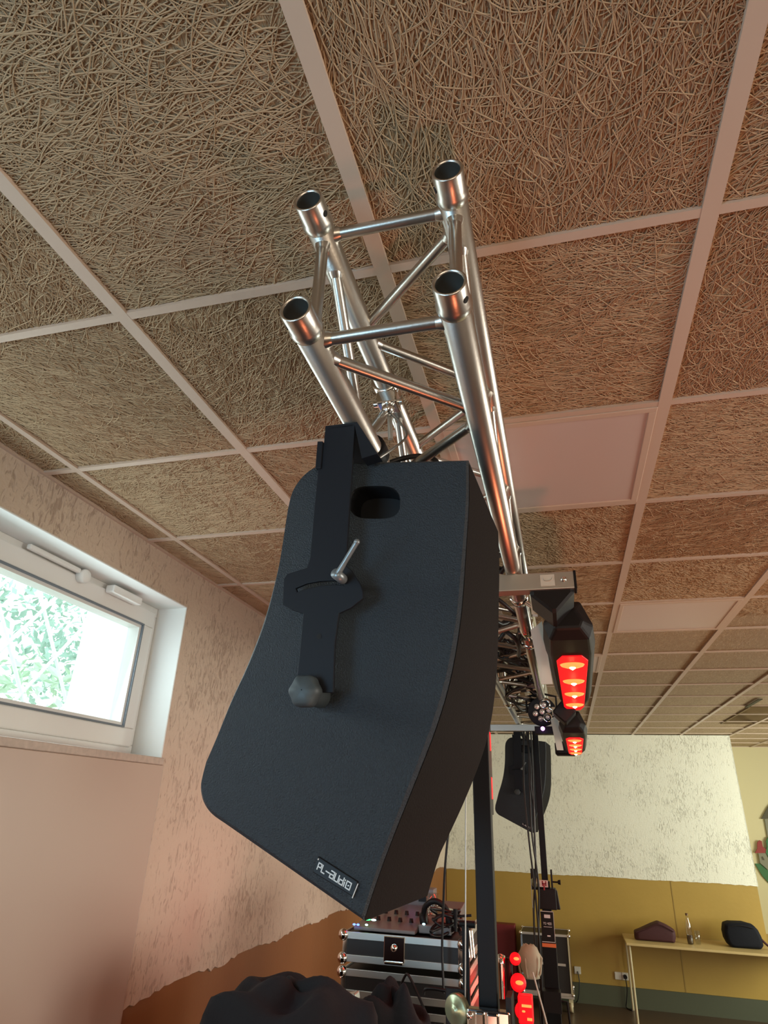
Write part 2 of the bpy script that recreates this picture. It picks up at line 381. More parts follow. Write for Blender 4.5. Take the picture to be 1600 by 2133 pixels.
# window
win = MB(); X0, X1 = -1.88, -1.82
def ringx(mb, x0, x1, y0, y1, z0, z1, wy, wz0, wz1):
    mb.bb((x0, y0, z0), (x1, y1, z0+wz0)); mb.bb((x0, y0, z1-wz1), (x1, y1, z1)); mb.bb((x0, y0, z0+wz0), (x1, y0+wy, z1-wz1)); mb.bb((x0, y1-wy, z0+wz0), (x1, y1, z1-wz1))
ringx(win, X0, X1, WY0, WY1-.002, WZ0, WZ1-.006, .045, .045, .045)
wo = struct(win, 'window_1', M['pvc'], bevel=.004)
sh = MB(); ringx(sh, X0+.015, X1+.018, WY0+.04, WY1-.038, WZ0+.035, WZ1-.035, .075, .075, .075); sh.build('window_frame', M['pvc'], wo, bevel=.006)
ga = MB(); ringx(ga, X0+.012, X1+.022, WY0+.114, WY1-.112, WZ0+.109, WZ1-.109, .007, .007, .007); ga.build('gasket', M['rubber'], wo)
bd = MB(); ringx(bd, X0+.012, X1+.012, WY0+.120, WY1-.118, WZ0+.115, WZ1-.115, .014, .014, .014); bd.build('glazing_bead', M['pvc'], wo)
gp = MB(); gp.bb((-1.862, WY0+.12, WZ0+.11), (-1.858, WY1-.12, WZ1-.11)); gp.build('pane', M['glass'], wo)
# opener gear on the upper frame: rod, joint and latch casing
og = MB(); xo = X1+.02
og.box((xo+.012, 1.825, 2.905), (.02, .27, .020)); og.build('opener_arm', M['pvc'], wo, bevel=.006)
og = MB(); og.lathe((xo, 1.985, 2.893), (1, 0, 0), [(0, .0), (0, .028), (.026, .028), (.032, .022), (.032, 0)]); og.build('opener_joint', M['pvc'], wo)
og = MB(); og.box((xo+.022, 2.24, 2.893), (.044, .20, .034)); og.build('latch_casing', M['pvc'], wo, bevel=.007)
si = MB(); si.bb((XL-.15, WY0, WZ0-.032), (XL+.02, WY1-.002, WZ0-.003)); struct(si, 'trim_3', M['sill'], bevel=.004)
# smooth painted board under the window
b = MB(); b.bb((XL+.001, -2.2, .9), (XL+.019, 2.555, 2.2295)); struct(b, 'panel_board', M['whiteboard'], bevel=.003)
bpy.data.objects['panel_board'].name = 'wall_panel'
del bpy.data.objects['wall_panel']['kind']
tag(bpy.data.objects['wall_panel'], 'smooth pinkish painted board fixed to the left wall under the window sill', 'wall board')
b = MB(); b.bb((XL+.001, 2.556, .9), (XL+.014, 2.566, 2.2295)); struct(b, 'trim_4', M['sill'])

# far wall block, deep wall and other walls
wf = MB(); wf.bb((XL, YF, .0), (XB-.012, YD, CE)); wfo = struct(wf, 'wall_back', M['dado'])
up = MB()
xs = np.linspace(XL, XB, 90); zs = [1.357+.004*math.sin(x*5)+random.uniform(-.004, .004) for x in xs]
for k in range(89):
    a = [(xs[k], YF-.012, zs[k]), (xs[k+1], YF-.012, zs[k+1]), (xs[k+1], YF-.012, CE), (xs[k], YF-.012, CE), (xs[k], YF, zs[k]), (xs[k+1], YF, zs[k+1])]
    up.add(a, [(0, 1, 2, 3), (4, 5, 1, 0)])
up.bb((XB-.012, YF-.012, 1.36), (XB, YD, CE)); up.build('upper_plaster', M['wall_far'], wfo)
sm = MB()
for x in (1.195,): sm.bb((x, YF-.004, .2), (x+.012, YF+.001, 1.35))
sm.build('panel_joint', M['joint'], wfo)
wd = MB(); wd.bb((XB, YD, 0), (XR, YD+.2, CE+.04)); struct(wd, 'wall_deep', M['beige'])
bpy.data.objects['wall_deep'].name = 'wall_rear'
bs = MB(); bs.bb((XL, YF-.02, 0), (XB, YF, .205)); struct(bs, 'baseboard_back', M['base'])
bs = MB(); bs.bb((XB, YD-.03, 0), (XR, YD, .65)); struct(bs, 'baseboard_rear', M['dado'])
wr = MB()
for a0, a1 in ((YN, -.5), (2.5, 6.3), (8.9, YD)): wr.bb((XR, a0, 0), (XR+.2, a1, CE+.04))
for a0, a1 in ((-.5, 2.5), (6.3, 8.9)): wr.bb((XR, a0, 0), (XR+.2, a1, .95)); wr.bb((XR, a0, 2.6), (XR+.2, a1, CE+.04))
struct(wr, 'wall_right', M['plain'])
wn_ = MB(); wn_.bb((XL, YN-.2, 0), (XR, YN, CE+.04)); struct(wn_, 'wall_front', M['plain'])

# ceiling light panels (unlit)
def ceiling_panel(i, j, label):
    x0, x1, y0, y1 = GX[1+i]+.016, GX[2+i]-.016, GY[8+j]+.012, GY[9+j]-.012
    t = thing('ceiling_light_panel', ((x0+x1)/2, (y0+y1)/2, CE), label, 'ceiling light', 'unlit square light panels in the ceiling')
    f = MB(); zz = CE-.004
    f.bb((x0, y0, zz), (x1, y0+.022, CE+.009)); f.bb((x0, y1-.022, zz), (x1, y1, CE+.009)); f.bb((x0, y0+.022, zz), (x0+.022, y1-.022, CE+.009)); f.bb((x1-.022, y0+.022, zz), (x1, y1-.022, CE+.009))
    f.build('frame', M['grid'], t, bevel=.002)
    p = MB(); p.bb((x0+.02, y0+.02, CE), (x1-.02, y1-.02, CE+.008)); p.build('diffuser', M['panel_led'], t)
ceiling_panel(2, 1, 'large unlit square ceiling light beside the near end of the truss')
ceiling_panel(2, 6, 'small far ceiling light panel behind the nearer red lamp bar')
ceiling_panel(3, 4, 'unlit ceiling light panel in the tile row right of the red lamps')

# outside the window
tag(MB().bb((-14, -8, 1.55), (-2.2, 16, 1.6)).build('ground', M['ground']), kind='structure')
po = MB(); po.bb((-2.35, 2.70, 1.6), (-2.05, 3.2, 4.0)); tag(po.build('rendered_pillar', M['post']), 'white rendered pillar outside, at the right side of the window', 'pillar')
def bush(name, cx, cy, cz, rx, ry, rz, n, m, label):
    b = MB()
    for _ in range(n):
        u = Vector((random.gauss(0, 1), random.gauss(0, 1), random.gauss(0, 1))).normalized()*random.uniform(.35, 1)**.5
        p = Vector((cx+u.x*rx, cy+u.y*ry, max(1.62, cz+u.z*rz))); s_ = random.uniform(.03, .065)
        q = Quaternion(Vector((random.gauss(0, 1), random.gauss(0, 1), random.gauss(0, 1))).normalized(), random.uniform(0, 6)).to_matrix()
        b.add([p+q@Vector(v)*s_ for v in ((-1, 0, 0), (0, -.45, .1), (1, 0, 0), (0, .45, .1))], [(0, 1, 2, 3)])
    b.path([(cx, cy, 1.6), (cx+.1, cy, cz)], .04)
    tag(b.build(name, m), label, 'bush')
bush('bush', -4.0, 5.2, 3.9, .8, 1.5, 1.5, 4200, M['leaf'], 'green leafy bush outside beyond the wire fence, close to the pillar')
bush('shrub', -3.3, 3.6, 2.4, .5, 1.4, .55, 1100, M['leafp'], 'pale low shrub outside at the foot of the wire fence')
wf_ = thing('wire_fence', (-2.7, 2.5, 1.6), 'diamond wire mesh fence outside the window', 'fence')
wm = MB()
for k in range(-8, 16):
    for sg in (-1, 1):
        y0 = k*.34; pts = []
        for s_ in (0, 2.4):
            pts.append((-2.7, y0+sg*s_*.75+(1.8 if sg < 0 else 0), 1.6+s_))
        wm.tube(pts[0], pts[1], .010, 6)
wm.build('wire_mesh', M['wire'], wf_)
for y in (.2, 4.6): MB().tube((-2.7, y, 1.6), (-2.7, y, 4.0), .03).build('post', M['wire'], wf_)

# ------------------------------------------------------------------ truss
TX0, TX1, TZ0, TZ1, TY0, TY1 = -.342, -.103, 2.79, 3.031, .678, 6.45
tr = thing('lighting_truss', ((TX0+TX1)/2, TY0, TZ0-.025), 'square aluminium box truss spanning the room just below the ceiling', 'truss')
for X, Z in ((TX0, TZ0), (TX1, TZ0), (TX0, TZ1), (TX1, TZ1)):
    ch = MB(); ch.lathe((X, TY0+.045, Z), (0, 1, 0), [(0, .0215), (0, .025), (TY1-TY0-.045, .025), (TY1-TY0-.045, .021)], 28)
    co = ch.build('chord', M['alu'], tr)
    f = MB(); f.lathe((X, TY0, Z), (0, 1, 0), [(.002, .0208), (-.0008, .0225), (-.0008, .0245), (.001, .0262), (.036, .0262), (.041, .0280), (.050, .0283), (.058, .0254)], 28)
    f.build('end_coupler', M['alu'], tr)
    sx = 1 if X == TX0 else -1
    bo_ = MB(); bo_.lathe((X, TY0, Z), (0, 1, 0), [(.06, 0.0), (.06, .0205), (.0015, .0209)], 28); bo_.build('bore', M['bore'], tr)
    hd_ = Vector({(0, 0): (-.9, 0, -.45), (1, 0): (.8, 0, -.6), (0, 1): (.9, 0, -.45), (1, 1): (-.9, 0, -.4)}[(int(X == TX1), int(Z == TZ1))]).normalized()
    ho = MB(); ho.tube(Vector((X, TY0+.024, Z))+hd_*.0268, Vector((X, TY0+.024, Z))+hd_*.024, .0055, 12); ho.build('pin_hole', M['darkhole'], tr)
    for yy in (2.68, 4.68):
        j = MB(); j.lathe((X, yy-.07, Z), (0, 1, 0), [(0, .025), (.003, .0275), (.137, .0275), (.14, .025)], 20); j.tube((X-.036, yy+.03, Z), (X+.036, yy+.03, Z), .005, 8); j.build('joint_sleeve', M['chrome'], tr)
br = []
def brace(a, b):
    a, b = Vector(a), Vector(b); d = (b-a).normalized()
    m = MB(); m.tube(a+d*.018, b-d*.018, .0108, 14)
    m.lathe(a+d*.016, d, [(0, .015), (.010, .0135), (.018, .0108)], 14); m.lathe(b-d*.016, -d, [(0, .015), (.010, .0135), (.018, .0108)], 14)
    br.append(m.build('brace', M['alu'], tr))
for yy in (.757,):
    brace((TX0, yy, TZ0), (TX1, yy, TZ0)); brace((TX0, yy, TZ1), (TX1, yy, TZ1)); brace((TX0, yy, TZ0), (TX0, yy, TZ1)); brace((TX1, yy, TZ0), (TX1, yy, TZ1))
st = .252; y = .79; k = 0
while y+st < TY1-.1:
    a, b = (TX0, TX1) if k % 2 == 0 else (TX1, TX0)
    brace((a, y, TZ0), (b, y+st-.03, TZ0)); brace((b, y, TZ1), (a, y+st-.03, TZ1))
    if len(br) < 96:
        z0, z1 = (TZ1, TZ0) if k % 2 == 0 else (TZ0, TZ1)
        brace((TX0, y+.02, z0), (TX0, y+st-.01, z1)); brace((TX1, y+.02, z0), (TX1, y+st-.01, z1))
    y += st; k += 1

# chrome coupler with steel rope inside the near end of the truss
cp = thing('half_coupler', (-.33, 1.23, 3.0), 'chrome half coupler clamped on the upper left truss tube above the near speaker', 'clamp')
m_ = MB(); m_.lathe((TX0, 1.19, TZ1), (0, 1, 0), [(0, .0262), (0, .033), (.05, .033), (.05, .0262)], 20); m_.build('clamp_body', M['chrome'], cp)
m_ = MB(); m_.box((TX0+.006, 1.215, TZ1-.047), (.05, .05, .035)); m_.tube((TX0-.03, 1.215, TZ1-.05), (TX0+.04, 1.215, TZ1-.05), .008); m_.ball((TX0+.008, 1.205, TZ1-.075), .016); m_.build('wing_nut', M['chrome'], cp, bevel=.004)
m_ = MB(); m_.tube((TX0+.008, 1.215, TZ1-.06), (TX0+.012, 1.22, TZ1-.15), .006); m_.build('bolt', M['alu_matt'], cp)

# ------------------------------------------------------------------ speakers
ANG = .085
FN = Vector((math.sin(ANG), math.cos(ANG), 0)); FO = Vector((-.3, 1.0, 0))
def onf(x, y, off=0):
    """photo point carried to the speaker's side panel (a yawed vertical plane), then offset along its normal"""
    d = RT*((x-800)/FPX) - UP*((y-1066.5)/FPX) + FW
    t = (FO-CAM).dot(FN)/d.dot(FN); return CAM+d*t+FN*off
def speaker(label, group):
    t = thing('loudspeaker', (-.33, 1.15, 2.715), label, 'loudspeaker', group)
    back = smooth_path([onf(*p) for p in ((588, 1120), (575, 1190), (548, 1290), (512, 1385), (478, 1460), (446, 1540), (424, 1592))], 5)
    cor = smooth_path([onf(*p) for p in ((418, 1615), (414, 1640), (420, 1670), (437, 1695), (466, 1716))], 4)
    front = smooth_path([onf(*p) for p in ((755, 1918), (783, 1832), (814, 1748), (851, 1655), (888, 1562), (912, 1496), (932, 1428), (948, 1350), (960, 1262), (969, 1140), (975, 1040), (975, 962))], 5)
    top = smooth_path([onf(*p) for p in ((975, 956), (985, 1010))], 2)
    tl = smooth_path([onf(*p) for p in ((690, 962), (655, 970), (628, 990), (608, 1020), (598, 1058))], 4)
    # order: top-right, down the front to the tip, up along the bottom, back, top-left
    out = [onf(975, 956)]+front[::-1]+cor[::-1]+back[::-1]+tl[::-1]
    D = .335
    n = len(out); cen = sum(out, Vector())/n
    def ins(p, a): v = cen-p; return p+v.normalized()*a
    rings = [(0, .006), (.006, 0), (D-.006, 0), (D, .006)]; vs = []
    sd = Vector((FN.y, -FN.x, 0)); nf = len(front)
    bul = [Vector((0, 0, 0)) for _ in out]
    for i_ in range(nf): bul[1+i_] = sd*(.013*math.sin(PI*min(1, i_/(nf-1)*1.15)**2.0)-.006*(1-i_/(nf-1)))
    bul[0] = -sd*.008
    for dd, a in rings: vs += [ins(p, a)+FN*dd+bul[i_]*(dd/D) for i_, p in enumerate(out)]
    b = MB(); b.add(vs, [((i+1) % n+r_*n, i+r_*n, i+(r_+1)*n, (i+1) % n+(r_+1)*n) for r_ in range(3) for i in range(n)], False)
    # front cap leaving the handle opening: fan strip between outline and the opening's rim
    hole = []
    hc, hx, hy = onf(780, 1046), (onf(833, 1046)-onf(727, 1046))/2, (onf(790, 1012)-onf(790, 1081))/2
    H_ = 28
    def hp(s, e, off):
        a = 2*PI*s/H_; cx_, sx_ = math.cos(a), math.sin(a)
        px_ = math.copysign(abs(cx_)**.62, cx_); pz_ = math.copysign(abs(sx_)**.75, sx_)
        return hc+hx*px_*e+hy*pz_*e+FN*off
    face = [ins(p, .006) for p in out]
    # connect outline to hole rim by angle
    def ang(p): q = p-hc; return math.atan2(q.dot(hy.normalized()), q.dot(hx.normalized()))
    import bmesh
    me = bpy.data.meshes.new('cap'); bm = bmesh.new()
    ov = [bm.verts.new(p) for p in face]; hv = [bm.verts.new(hp(i, 1, 0)) for i in range(H_)]
    ed = [bm.edges.new((ov[i], ov[(i+1) % n])) for i in range(n)]+[bm.edges.new((hv[i], hv[(i+1) % H_])) for i in range(H_)]
    bmesh.ops.triangle_fill(bm, edges=ed, use_beauty=True); bm.verts.ensure_lookup_table(); bm.verts.index_update()
    fv = [v.co.copy() for v in bm.verts]; ff = []
    for f in bm.faces:
        f.normal_update(); idx = [v.index for v in f.verts]
        ff.append(tuple(idx if f.normal.dot(FN) < 0 else idx[::-1]))
    bm.free(); b.add(fv, ff)
    b.add([ins(p, .006)+FN*D+bul[i_] for i_, p in enumerate(out)], [tuple(range(n))[::-1]])
    b.build('cabinet', M['warnex'], t)
    hm = MB(); hm.add([hp(i, 1, 0) for i in range(H_)]+[hp(i, .97, .004) for i in range(H_)]+[hp(i, .93, .05) for i in range(H_)], [(i, (i+1) % H_, H_+(i+1) % H_, H_+i) for i in range(H_)]+[(H_+i, H_+(i+1) % H_, 2*H_+(i+1) % H_, 2*H_+i) for i in range(H_)]+[tuple(range(2*H_, 3*H_))], False)
    hm.build('handle_recess', M['recess'], t)
    # grille over the convex front, slightly proud, between the side panels
    fr = front; gm = MB(); gv = []
    nx = Vector((0, 0, 1)).cross(FN)*-1
    for i_, p in enumerate(fr[::-1]):
        gv += [p+FN*.007+(p-cen).normalized()*.0012+bul[1+i_]*.02, p+FN*(D-.007)+(p-cen).normalized()*.0012+bul[1+i_]*.98]
    gm.add(gv, [(2*i, 2*i+1, 2*i+3, 2*i+2) for i in range(len(fr)-1)], True)
    go = gm.build('grille', M['grille'], t); go['label'] = 'dark brown-black grille on the curved front'
    # badge
    q0, q1, q2, q3 = [onf(*p, -.003) for p in ((664, 1783), (747, 1836), (737, 1868), (652, 1816))]
    bg_ = MB(); bg_.prism([q0, q1, q2, q3], FN*.0035); bo = bg_.build('badge', M['blk'], t, bevel=.0012); bo['label'] = 'black name badge with white PL-audio lettering'
    ex, ey = (q1-q0), (q0-q3)
    tm = MB()
    def stroke(pts, wd=.0016):
        for a_, c_ in zip(pts[:-1], pts[1:]):
            A = q3+ex*a_[0]+ey*a_[1]-FN*.0006; B_ = q3+ex*c_[0]+ey*c_[1]-FN*.0006
            dd = (B_-A).normalized(); s_ = dd.cross(FN)*wd*.5
            tm.prism([A-dd*wd*.4+s_, B_+dd*wd*.4+s_, B_+dd*wd*.4-s_, A-dd*wd*.4-s_], FN*.0005)
    def L_(x0, wd, segs):
        for sg in segs: stroke([(x0+px_*wd, .31+py_*.40) for px_, py_ in sg])
    L_(.08, .075, [[(0, 0), (0, 1), (1, 1), (1, .45), (0, .45)]])          # P
    L_(.185, .075, [[(0, 1), (0, 0), (1, 0)]])                              # L
    L_(.285, .085, [[(0, .5), (1, .5)]])                                    # -
    L_(.395, .085, [[(.05, 1), (1, 1), (1, 0), (0, 0), (0, .52), (1, .52)]]) # a
    L_(.51, .085, [[(0, 1), (0, 0), (1, 0), (1, 1)]])                       # u
    L_(.625, .085, [[(1, .62), (0, .62), (0, 0), (1, 0)], [(1, 0), (1, 1.1)]]) # d
    L_(.745, .02, [[(0, 0), (0, .62)], [(0, .86), (0, .96)]])               # i
    L_(.79, .10, [[(0, 0), (0, 1), (1, 1), (1, 0), (0, 0)], [(.45, .45), (.58, .5)]]) # o
    tm.build('lettering', M['white_txt'], bo)
    vm = MB(); a_, c_ = onf(748, 1840, -.004), onf(736, 1870, -.004); vm.tube(a_, c_, .0007, 6); a_, c_ = onf(666, 1788, -.004), onf(665, 1791, -.004); vm.tube(a_, c_, .0009, 6); vm.build('badge_edge', M['white_txt'], bo)
    # mounting yoke: flat arm in front of the side panel
    O = -.045
    arm = MB()
    def pl(pts, o0, th):
        arm.prism([onf(*p, o0) for p in pts], FN*th)
    sl = [(640, 1241), (662, 1232), (690, 1227), (718, 1226), (738, 1228)]
    sl2 = [(738, 1236), (718, 1234), (692, 1236), (666, 1241), (643, 1249)]
    outer = [(697, 912), (757, 905), (757, 915), (752, 1000), (748, 1060), (741, 1196), (752, 1205), (771, 1234), (776, 1250), (776, 1262), (752, 1281), (728, 1292), (720, 1350), (717, 1452), (640, 1450), (648, 1380), (655, 1292), (632, 1285), (613, 1274), (615, 1222), (622, 1212), (662, 1200), (668, 1180), (676, 1080), (683, 1000), (686, 960), (694, 950)]
    bm = bmesh.new()
    ov = [bm.verts.new(onf(*p, O)) for p in outer]; sv = [bm.verts.new(onf(*p, O)) for p in sl+sl2]
    ed = [bm.edges.new((ov[i], ov[(i+1) % len(ov)])) for i in range(len(ov))]+[bm.edges.new((sv[i], sv[(i+1) % len(sv)])) for i in range(len(sv))]
    bmesh.ops.triangle_fill(bm, edges=ed, use_beauty=True)
    r_ = bmesh.ops.extrude_face_region(bm, geom=bm.faces[:]); 
    for v in [g_ for g_ in r_['geom'] if isinstance(g_, bmesh.types.BMVert)]: v.co += FN*.006
    bmesh.ops.recalc_face_normals(bm, faces=bm.faces[:]); bm.verts.index_update(); bm.verts.ensure_lookup_table()
    arm.add([v.co.copy() for v in bm.verts], [tuple(v.index for v in f.verts) for f in bm.faces]); bm.free()
    # cross bar over the cabinet and the rear arm
    a0 = onf(726, 912, O); a1 = a0+FN*(D+.11)
    sd = Vector((FN.y, -FN.x, 0))
    zz = Vector((0, 0, 1))
    arm.prism([a0-sd*.03, a0+sd*.03, a0+sd*.03-zz*.006, a0-sd*.03-zz*.006], FN*(D+.11))
    arm.prism([a1-sd*.03, a1+sd*.03, a1+sd*.03-zz*.44, a1-sd*.03-zz*.44], FN*-.006)
    arm.prism([onf(683, 945, O-.004), onf(694, 945, O-.004), onf(690, 1000, O-.004), onf(679, 1000, O-.004)], FN*.012)
    ao = arm.build('mounting_yoke', M['steel_blk'], t, bevel=.0012); ao['label'] = 'black steel yoke with a curved slot'
    hh = MB(); c_ = onf(688, 1339, O-.0008); hh.lathe(c_, FN, [(0, 0), (0, .0045)], 16); hh.build('arm_hole', M['darkhole'], ao)
    # knob and lever
    kb = MB(); c_ = onf(668, 1452, O-.026); vs = []
    lob = 6; N2 = 48
    for hh_, rr in ((0, .001), (0, .020), (.006, .0245), (.022, .0245), (.028, .018)):
        u_ = sd; v_ = zz
        for i in range(N2):
            a = 2*PI*i/N2; q = rr*(1+.055*math.cos(a*lob) if rr > .002 else 1); vs.append(c_+FN*hh_+u_*(q*math.cos(a))+v_*(q*math.sin(a)))
    kb.add(vs, [(r2*N2+(i+1) % N2, r2*N2+i, (r2+1)*N2+i, (r2+1)*N2+(i+1) % N2) for r2 in range(4) for i in range(N2)], True)
    kb.tube(c_+FN*.028, c_+FN*.072, .018, 20)
    kb.build('knob', M['knob'], t)
    lv = MB(); p0, p1 = onf(738, 1226, O-.03), onf(783, 1168, O-.045)
    lv.path([p0, p0+(p1-p0)*.5, p1], .0045, 10); lv.tube(p0-(p1-p0)*.02, p0+(p1-p0)*.35, .0058, 12, .0048); lv.ball(p1, .0052); lv.lathe(p0-FN*.006, FN, [(0, 0), (0, .009), (.03, .0085), (.035, .006)], 16)
    lv.tube(p0, p0+FN*.075, .005)
    lv.build('clamp_lever', M['lever'], t)
    # hook clamp from the cross bar to the truss tube
    hk = MB(); hy_ = a0+FN*.16
    hk.box((hy_.x+.004, hy_.y, hy_.z+.012), (.045, .045, .03)); hk.lathe((TX0, hy_.y-.022, TZ0), (0, 1, 0), [(0, .0255), (0, .033), (.044, .033), (.044, .0255)], 20)
    hk.build('hook_clamp', M['blk'], t, bevel=.003)
    cv = MB(); p0 = a0+sd*.03
    cv.prism([p0+zz*.002, p0+zz*.002+sd*.006, p0-zz*.075+sd*.05, p0-zz*.08+sd*.02], FN*.03); cv.build('gusset', M['steel_blk'], t)
    return t
sp1 = speaker('large black curved loudspeaker hanging in front of the camera from the near truss end', 'loudspeakers hung on the truss')
sp2 = copy_tree(sp1); sp2.location = Vector((-.34+.005, 6.16, 2.70)); sp2.rotation_euler.z = -.03
tag(sp2, 'smaller looking distant loudspeaker hanging behind the far lifting stand')

# ------------------------------------------------------------------ lifting stands
def stand(x, y, label, hl=.30, pz=1.66):
    t = thing('lifting_stand', (x, y, 0), label, 'lifting stand', 'winch stands carrying the truss')
    zb = TZ0-.026
    cb = MB(); cb.bb((x-hl, y-.025, zb-.054), (x+.30, y+.025, zb)); co = cb.build('crossbar', M['alu_matt'], t, bevel=.003)
    ec = MB(); ec.bb((x+.298, y-.027, zb-.056), (x+.305, y+.027, zb+.001)); ec.bb((x-hl-.005, y-.027, zb-.056), (x-hl+.002, y+.027, zb+.001)); ec.build('end_cap', M['blk'], co, bevel=.001)
    st_ = MB(); st_.bb((x+.200, y-.0262, zb-.044), (x+.242, y-.025, zb-.008)); so = st_.build('sticker', M['outlet'], co)
    s2 = MB(); s2.path(smooth_path([(x+.207, y-.0266, zb-.018), (x+.210, y-.0266, zb-.026), (x+.221, y-.0266, zb-.029), (x+.232, y-.0266, zb-.026), (x+.235, y-.0266, zb-.018)], 4), .0012, 6); s2.build('sticker_print', M['alu_matt'], co)
    s3 = MB(); s3.lathe((x+.268, y-.026, zb-.026), (0, -1, 0), [(0, .009), (.004, .009), (.007, .004), (.007, 0)], 12); s3.build('bolt', M['chrome'], co)
    m = MB(); m.bb((x-.023, y-.023, 1.30), (x+.023, y+.023, zb-.05)); m.build('inner_mast', M['blk_tube'], t, bevel=.003)
    m = MB(); m.bb((x-.034, y-.034, .96), (x+.034, y+.034, 1.62)); m.build('middle_mast', M['blk_tube'], t, bevel=.004)
    m = MB(); m.bb((x-.05, y-.05, .10), (x+.05, y+.05, 1.26)); m.build('outer_mast', M['blk_tube'], t, bevel=.004)
    hd = MB(); hd.bb((x-.055, y-.06, 1.44), (x+.075, y+.06, 1.575)); hd.prism([(x+.07, y-.02, 1.575), (x+.085, y-.02, 1.56), (x+.10, y-.02, 1.44), (x+.07, y-.02, 1.44)], (0, .05, 0)); hd.build('mast_head', M['blk'], t, bevel=.005)
    pr = MB(); pr.bb((x+.045, y-.055, 1.575), (x+.058, y+.01, 1.70)); pr.tube((x+.052, y-.03, 1.62), (x+.11, y-.03, 1.62), .006); pr.tube((x+.095, y-.03, 1.62), (x+.115, y-.03, 1.62), .013, r2=.018); pr.build('lock_pin', M['blk'], t)
    lb = MB(); lb.bb((x-.04, y-.064, 1.585), (x+.022, y-.036, 1.63)); lo = lb.build('label_plate', M['label_w'], t); lo['label'] = 'white plate with dark red letter print'
    lr = MB()
    for dx in (-.022, .002): lr.bb((x+dx, y-.0655, 1.592), (x+dx+.009, y-.0642, 1.626))
    lr.bb((x-.022, y-.0655, 1.605), (x+.010, y-.0642, 1.612)); lr.bb((x-.012, y-.0655, 1.565), (x-.002, y-.0605, 1.605)); lr.build('print', M['label_r'], lo)
    # type label
    tl = MB(); tl.bb((x-.047, y-.056, 1.235), (x+.047, y-.0505, 1.43)); to = tl.build('type_label', M['blk'], t); to['label'] = 'black type label with white print and an orange stripe'
    tt = MB(); yy = y-.0568
    for (zz, x0, x1, hh) in ((1.428, -.047, .047, .004), (1.237, -.047, .047, .004)): tt.bb((x+x0, yy, zz-hh/2), (x+x1, yy+.001, zz+hh/2))
    tt.bb((x+.0445, yy, 1.24), (x+.047, yy+.001, 1.43))
    tt.bb((x-.022, yy, 1.386), (x+.022, yy+.001, 1.408))
    def glyph(gx, gz, h_, segs, w2=.0022):
        for (a, b, c_, d_) in segs:
            p, q = Vector((gx+a*h_*.62, yy, gz+b*h_)), Vector((gx+c_*h_*.62, yy, gz+d_*h_)); dd = (q-p).normalized(); s_ = Vector((-dd.z, 0, dd.x))*w2/2
            tt.prism([p+s_, q+s_, q-s_, p-s_], (0, .001, 0))
    G = {'T': [(0, 1, 1, 1), (.5, 0, .5, 1)], 'S': [(1, 1, 0, 1), (0, 1, 0, .5), (0, .5, 1, .5), (1, .5, 1, 0), (1, 0, 0, 0)], '4': [(0, 1, 0, .5), (0, .5, 1, .5), (1, 0, 1, 1)], '0': [(0, 0, 1, 0), (1, 0, 1, 1), (1, 1, 0, 1), (0, 1, 0, 0)]}
    for i_, ch_ in enumerate('TS'): glyph(x-.031+i_*.011, 1.345, .013, G[ch_])
    for i_, ch_ in enumerate('400'): glyph(x-.003+i_*.011, 1.345, .013, G[ch_])
    tt.bb((x-.03, yy, 1.329), (x+.03, yy+.001, 1.332)); tt.bb((x-.008, yy, 1.27), (x+.015, yy+.001, 1.279))
    tt.build('label_print', M['white_txt'], to)
    os_ = MB(); os_.bb((x-.049, y-.058, 1.205), (x+.05, y-.05, 1.228)); os_.build('stripe', M['orange'], to)
    # pulley and its side plate
    pu = MB(); cx_, cz_ = x-.082, pz
    pu.lathe((cx_, y-.045, cz_), (.55, 1, 0), [(0, 0), (0, .008), (.003, .0095), (.003, .014), (.006, .014), (.006, .030), (.012, .034), (.016, .028), (.022, .034), (.024, 0)], 28)
    pu.build('pulley', M['pulley'], t)
    pp = MB(); pp.bb((x-.105, y-.02, 1.56), (x-.05, y-.012, 1.70)); pp.bb((x-.06, y-.02, 1.54), (x-.02, y+.03, 1.60)); pp.build('pulley_bracket', M['blk'], t, bevel=.003)
    sr = MB(); sr.path([(x-.105, y-.03, 1.63), (x-.10, y-.03, 1.1), (x-.09, y-.05, .95)], .003, 6); sr.path([(x-.055, y-.03, 1.66), (x-.03, y-.028, 2.6)], .002, 6); sr.build('steel_rope', M['greycable'], t)
    wi = MB(); wi.bb((x-.06, y-.16, .84), (x+.06, y-.05, .96)); wi.lathe((x-.055, y-.10, .90), (1, 0, 0), [(0, .03), (0, .06), (.004, .06), (.004, .03), (.10, .03), (.10, .06), (.104, .06)], 20)
    wi.path([(x+.06, y-.10, .90), (x+.10, y-.10, .90), (x+.11, y-.12, .76), (x+.17, y-.12, .75)], .008, 8); wi.build('winch', M['blk'], t)
    bq = MB(); bq.bb((x-.045, y-.075, 1.60), (x+.055, y-.045, 1.675)); 
    for dx in (-.038,): bq.ball((x+dx, y-.078, 1.663), .008); bq.ball((x+dx, y-.078, 1.625), .008)
    bq.bb((x-.025, y-.085, 1.59), (x-.003, y-.07, 1.672)); bq.bb((x+.002, y-.088, 1.61), (x+.030, y-.07, 1.672))
    if y < 3: bq.build('clamp_plate', M['chrome'], t, bevel=.004)
    for a in (45, 135, 225, 315):
        l_ = MB(); c_, s_ = math.cos(math.radians(a)), math.sin(math.radians(a))
        l_.tube((x+.05*c_, y+.05*s_, .16), (x+.36*c_, y+.36*s_, .05), .022, 12); l_.tube((x+.35*c_, y+.35*s_, .0), (x+.35*c_, y+.35*s_, .06), .03, 12); l_.build('leg', M['blk_tube'], t)
    return t
s1 = stand(-.221, 1.905, 'near black lifting stand partly hidden behind the big loudspeaker')
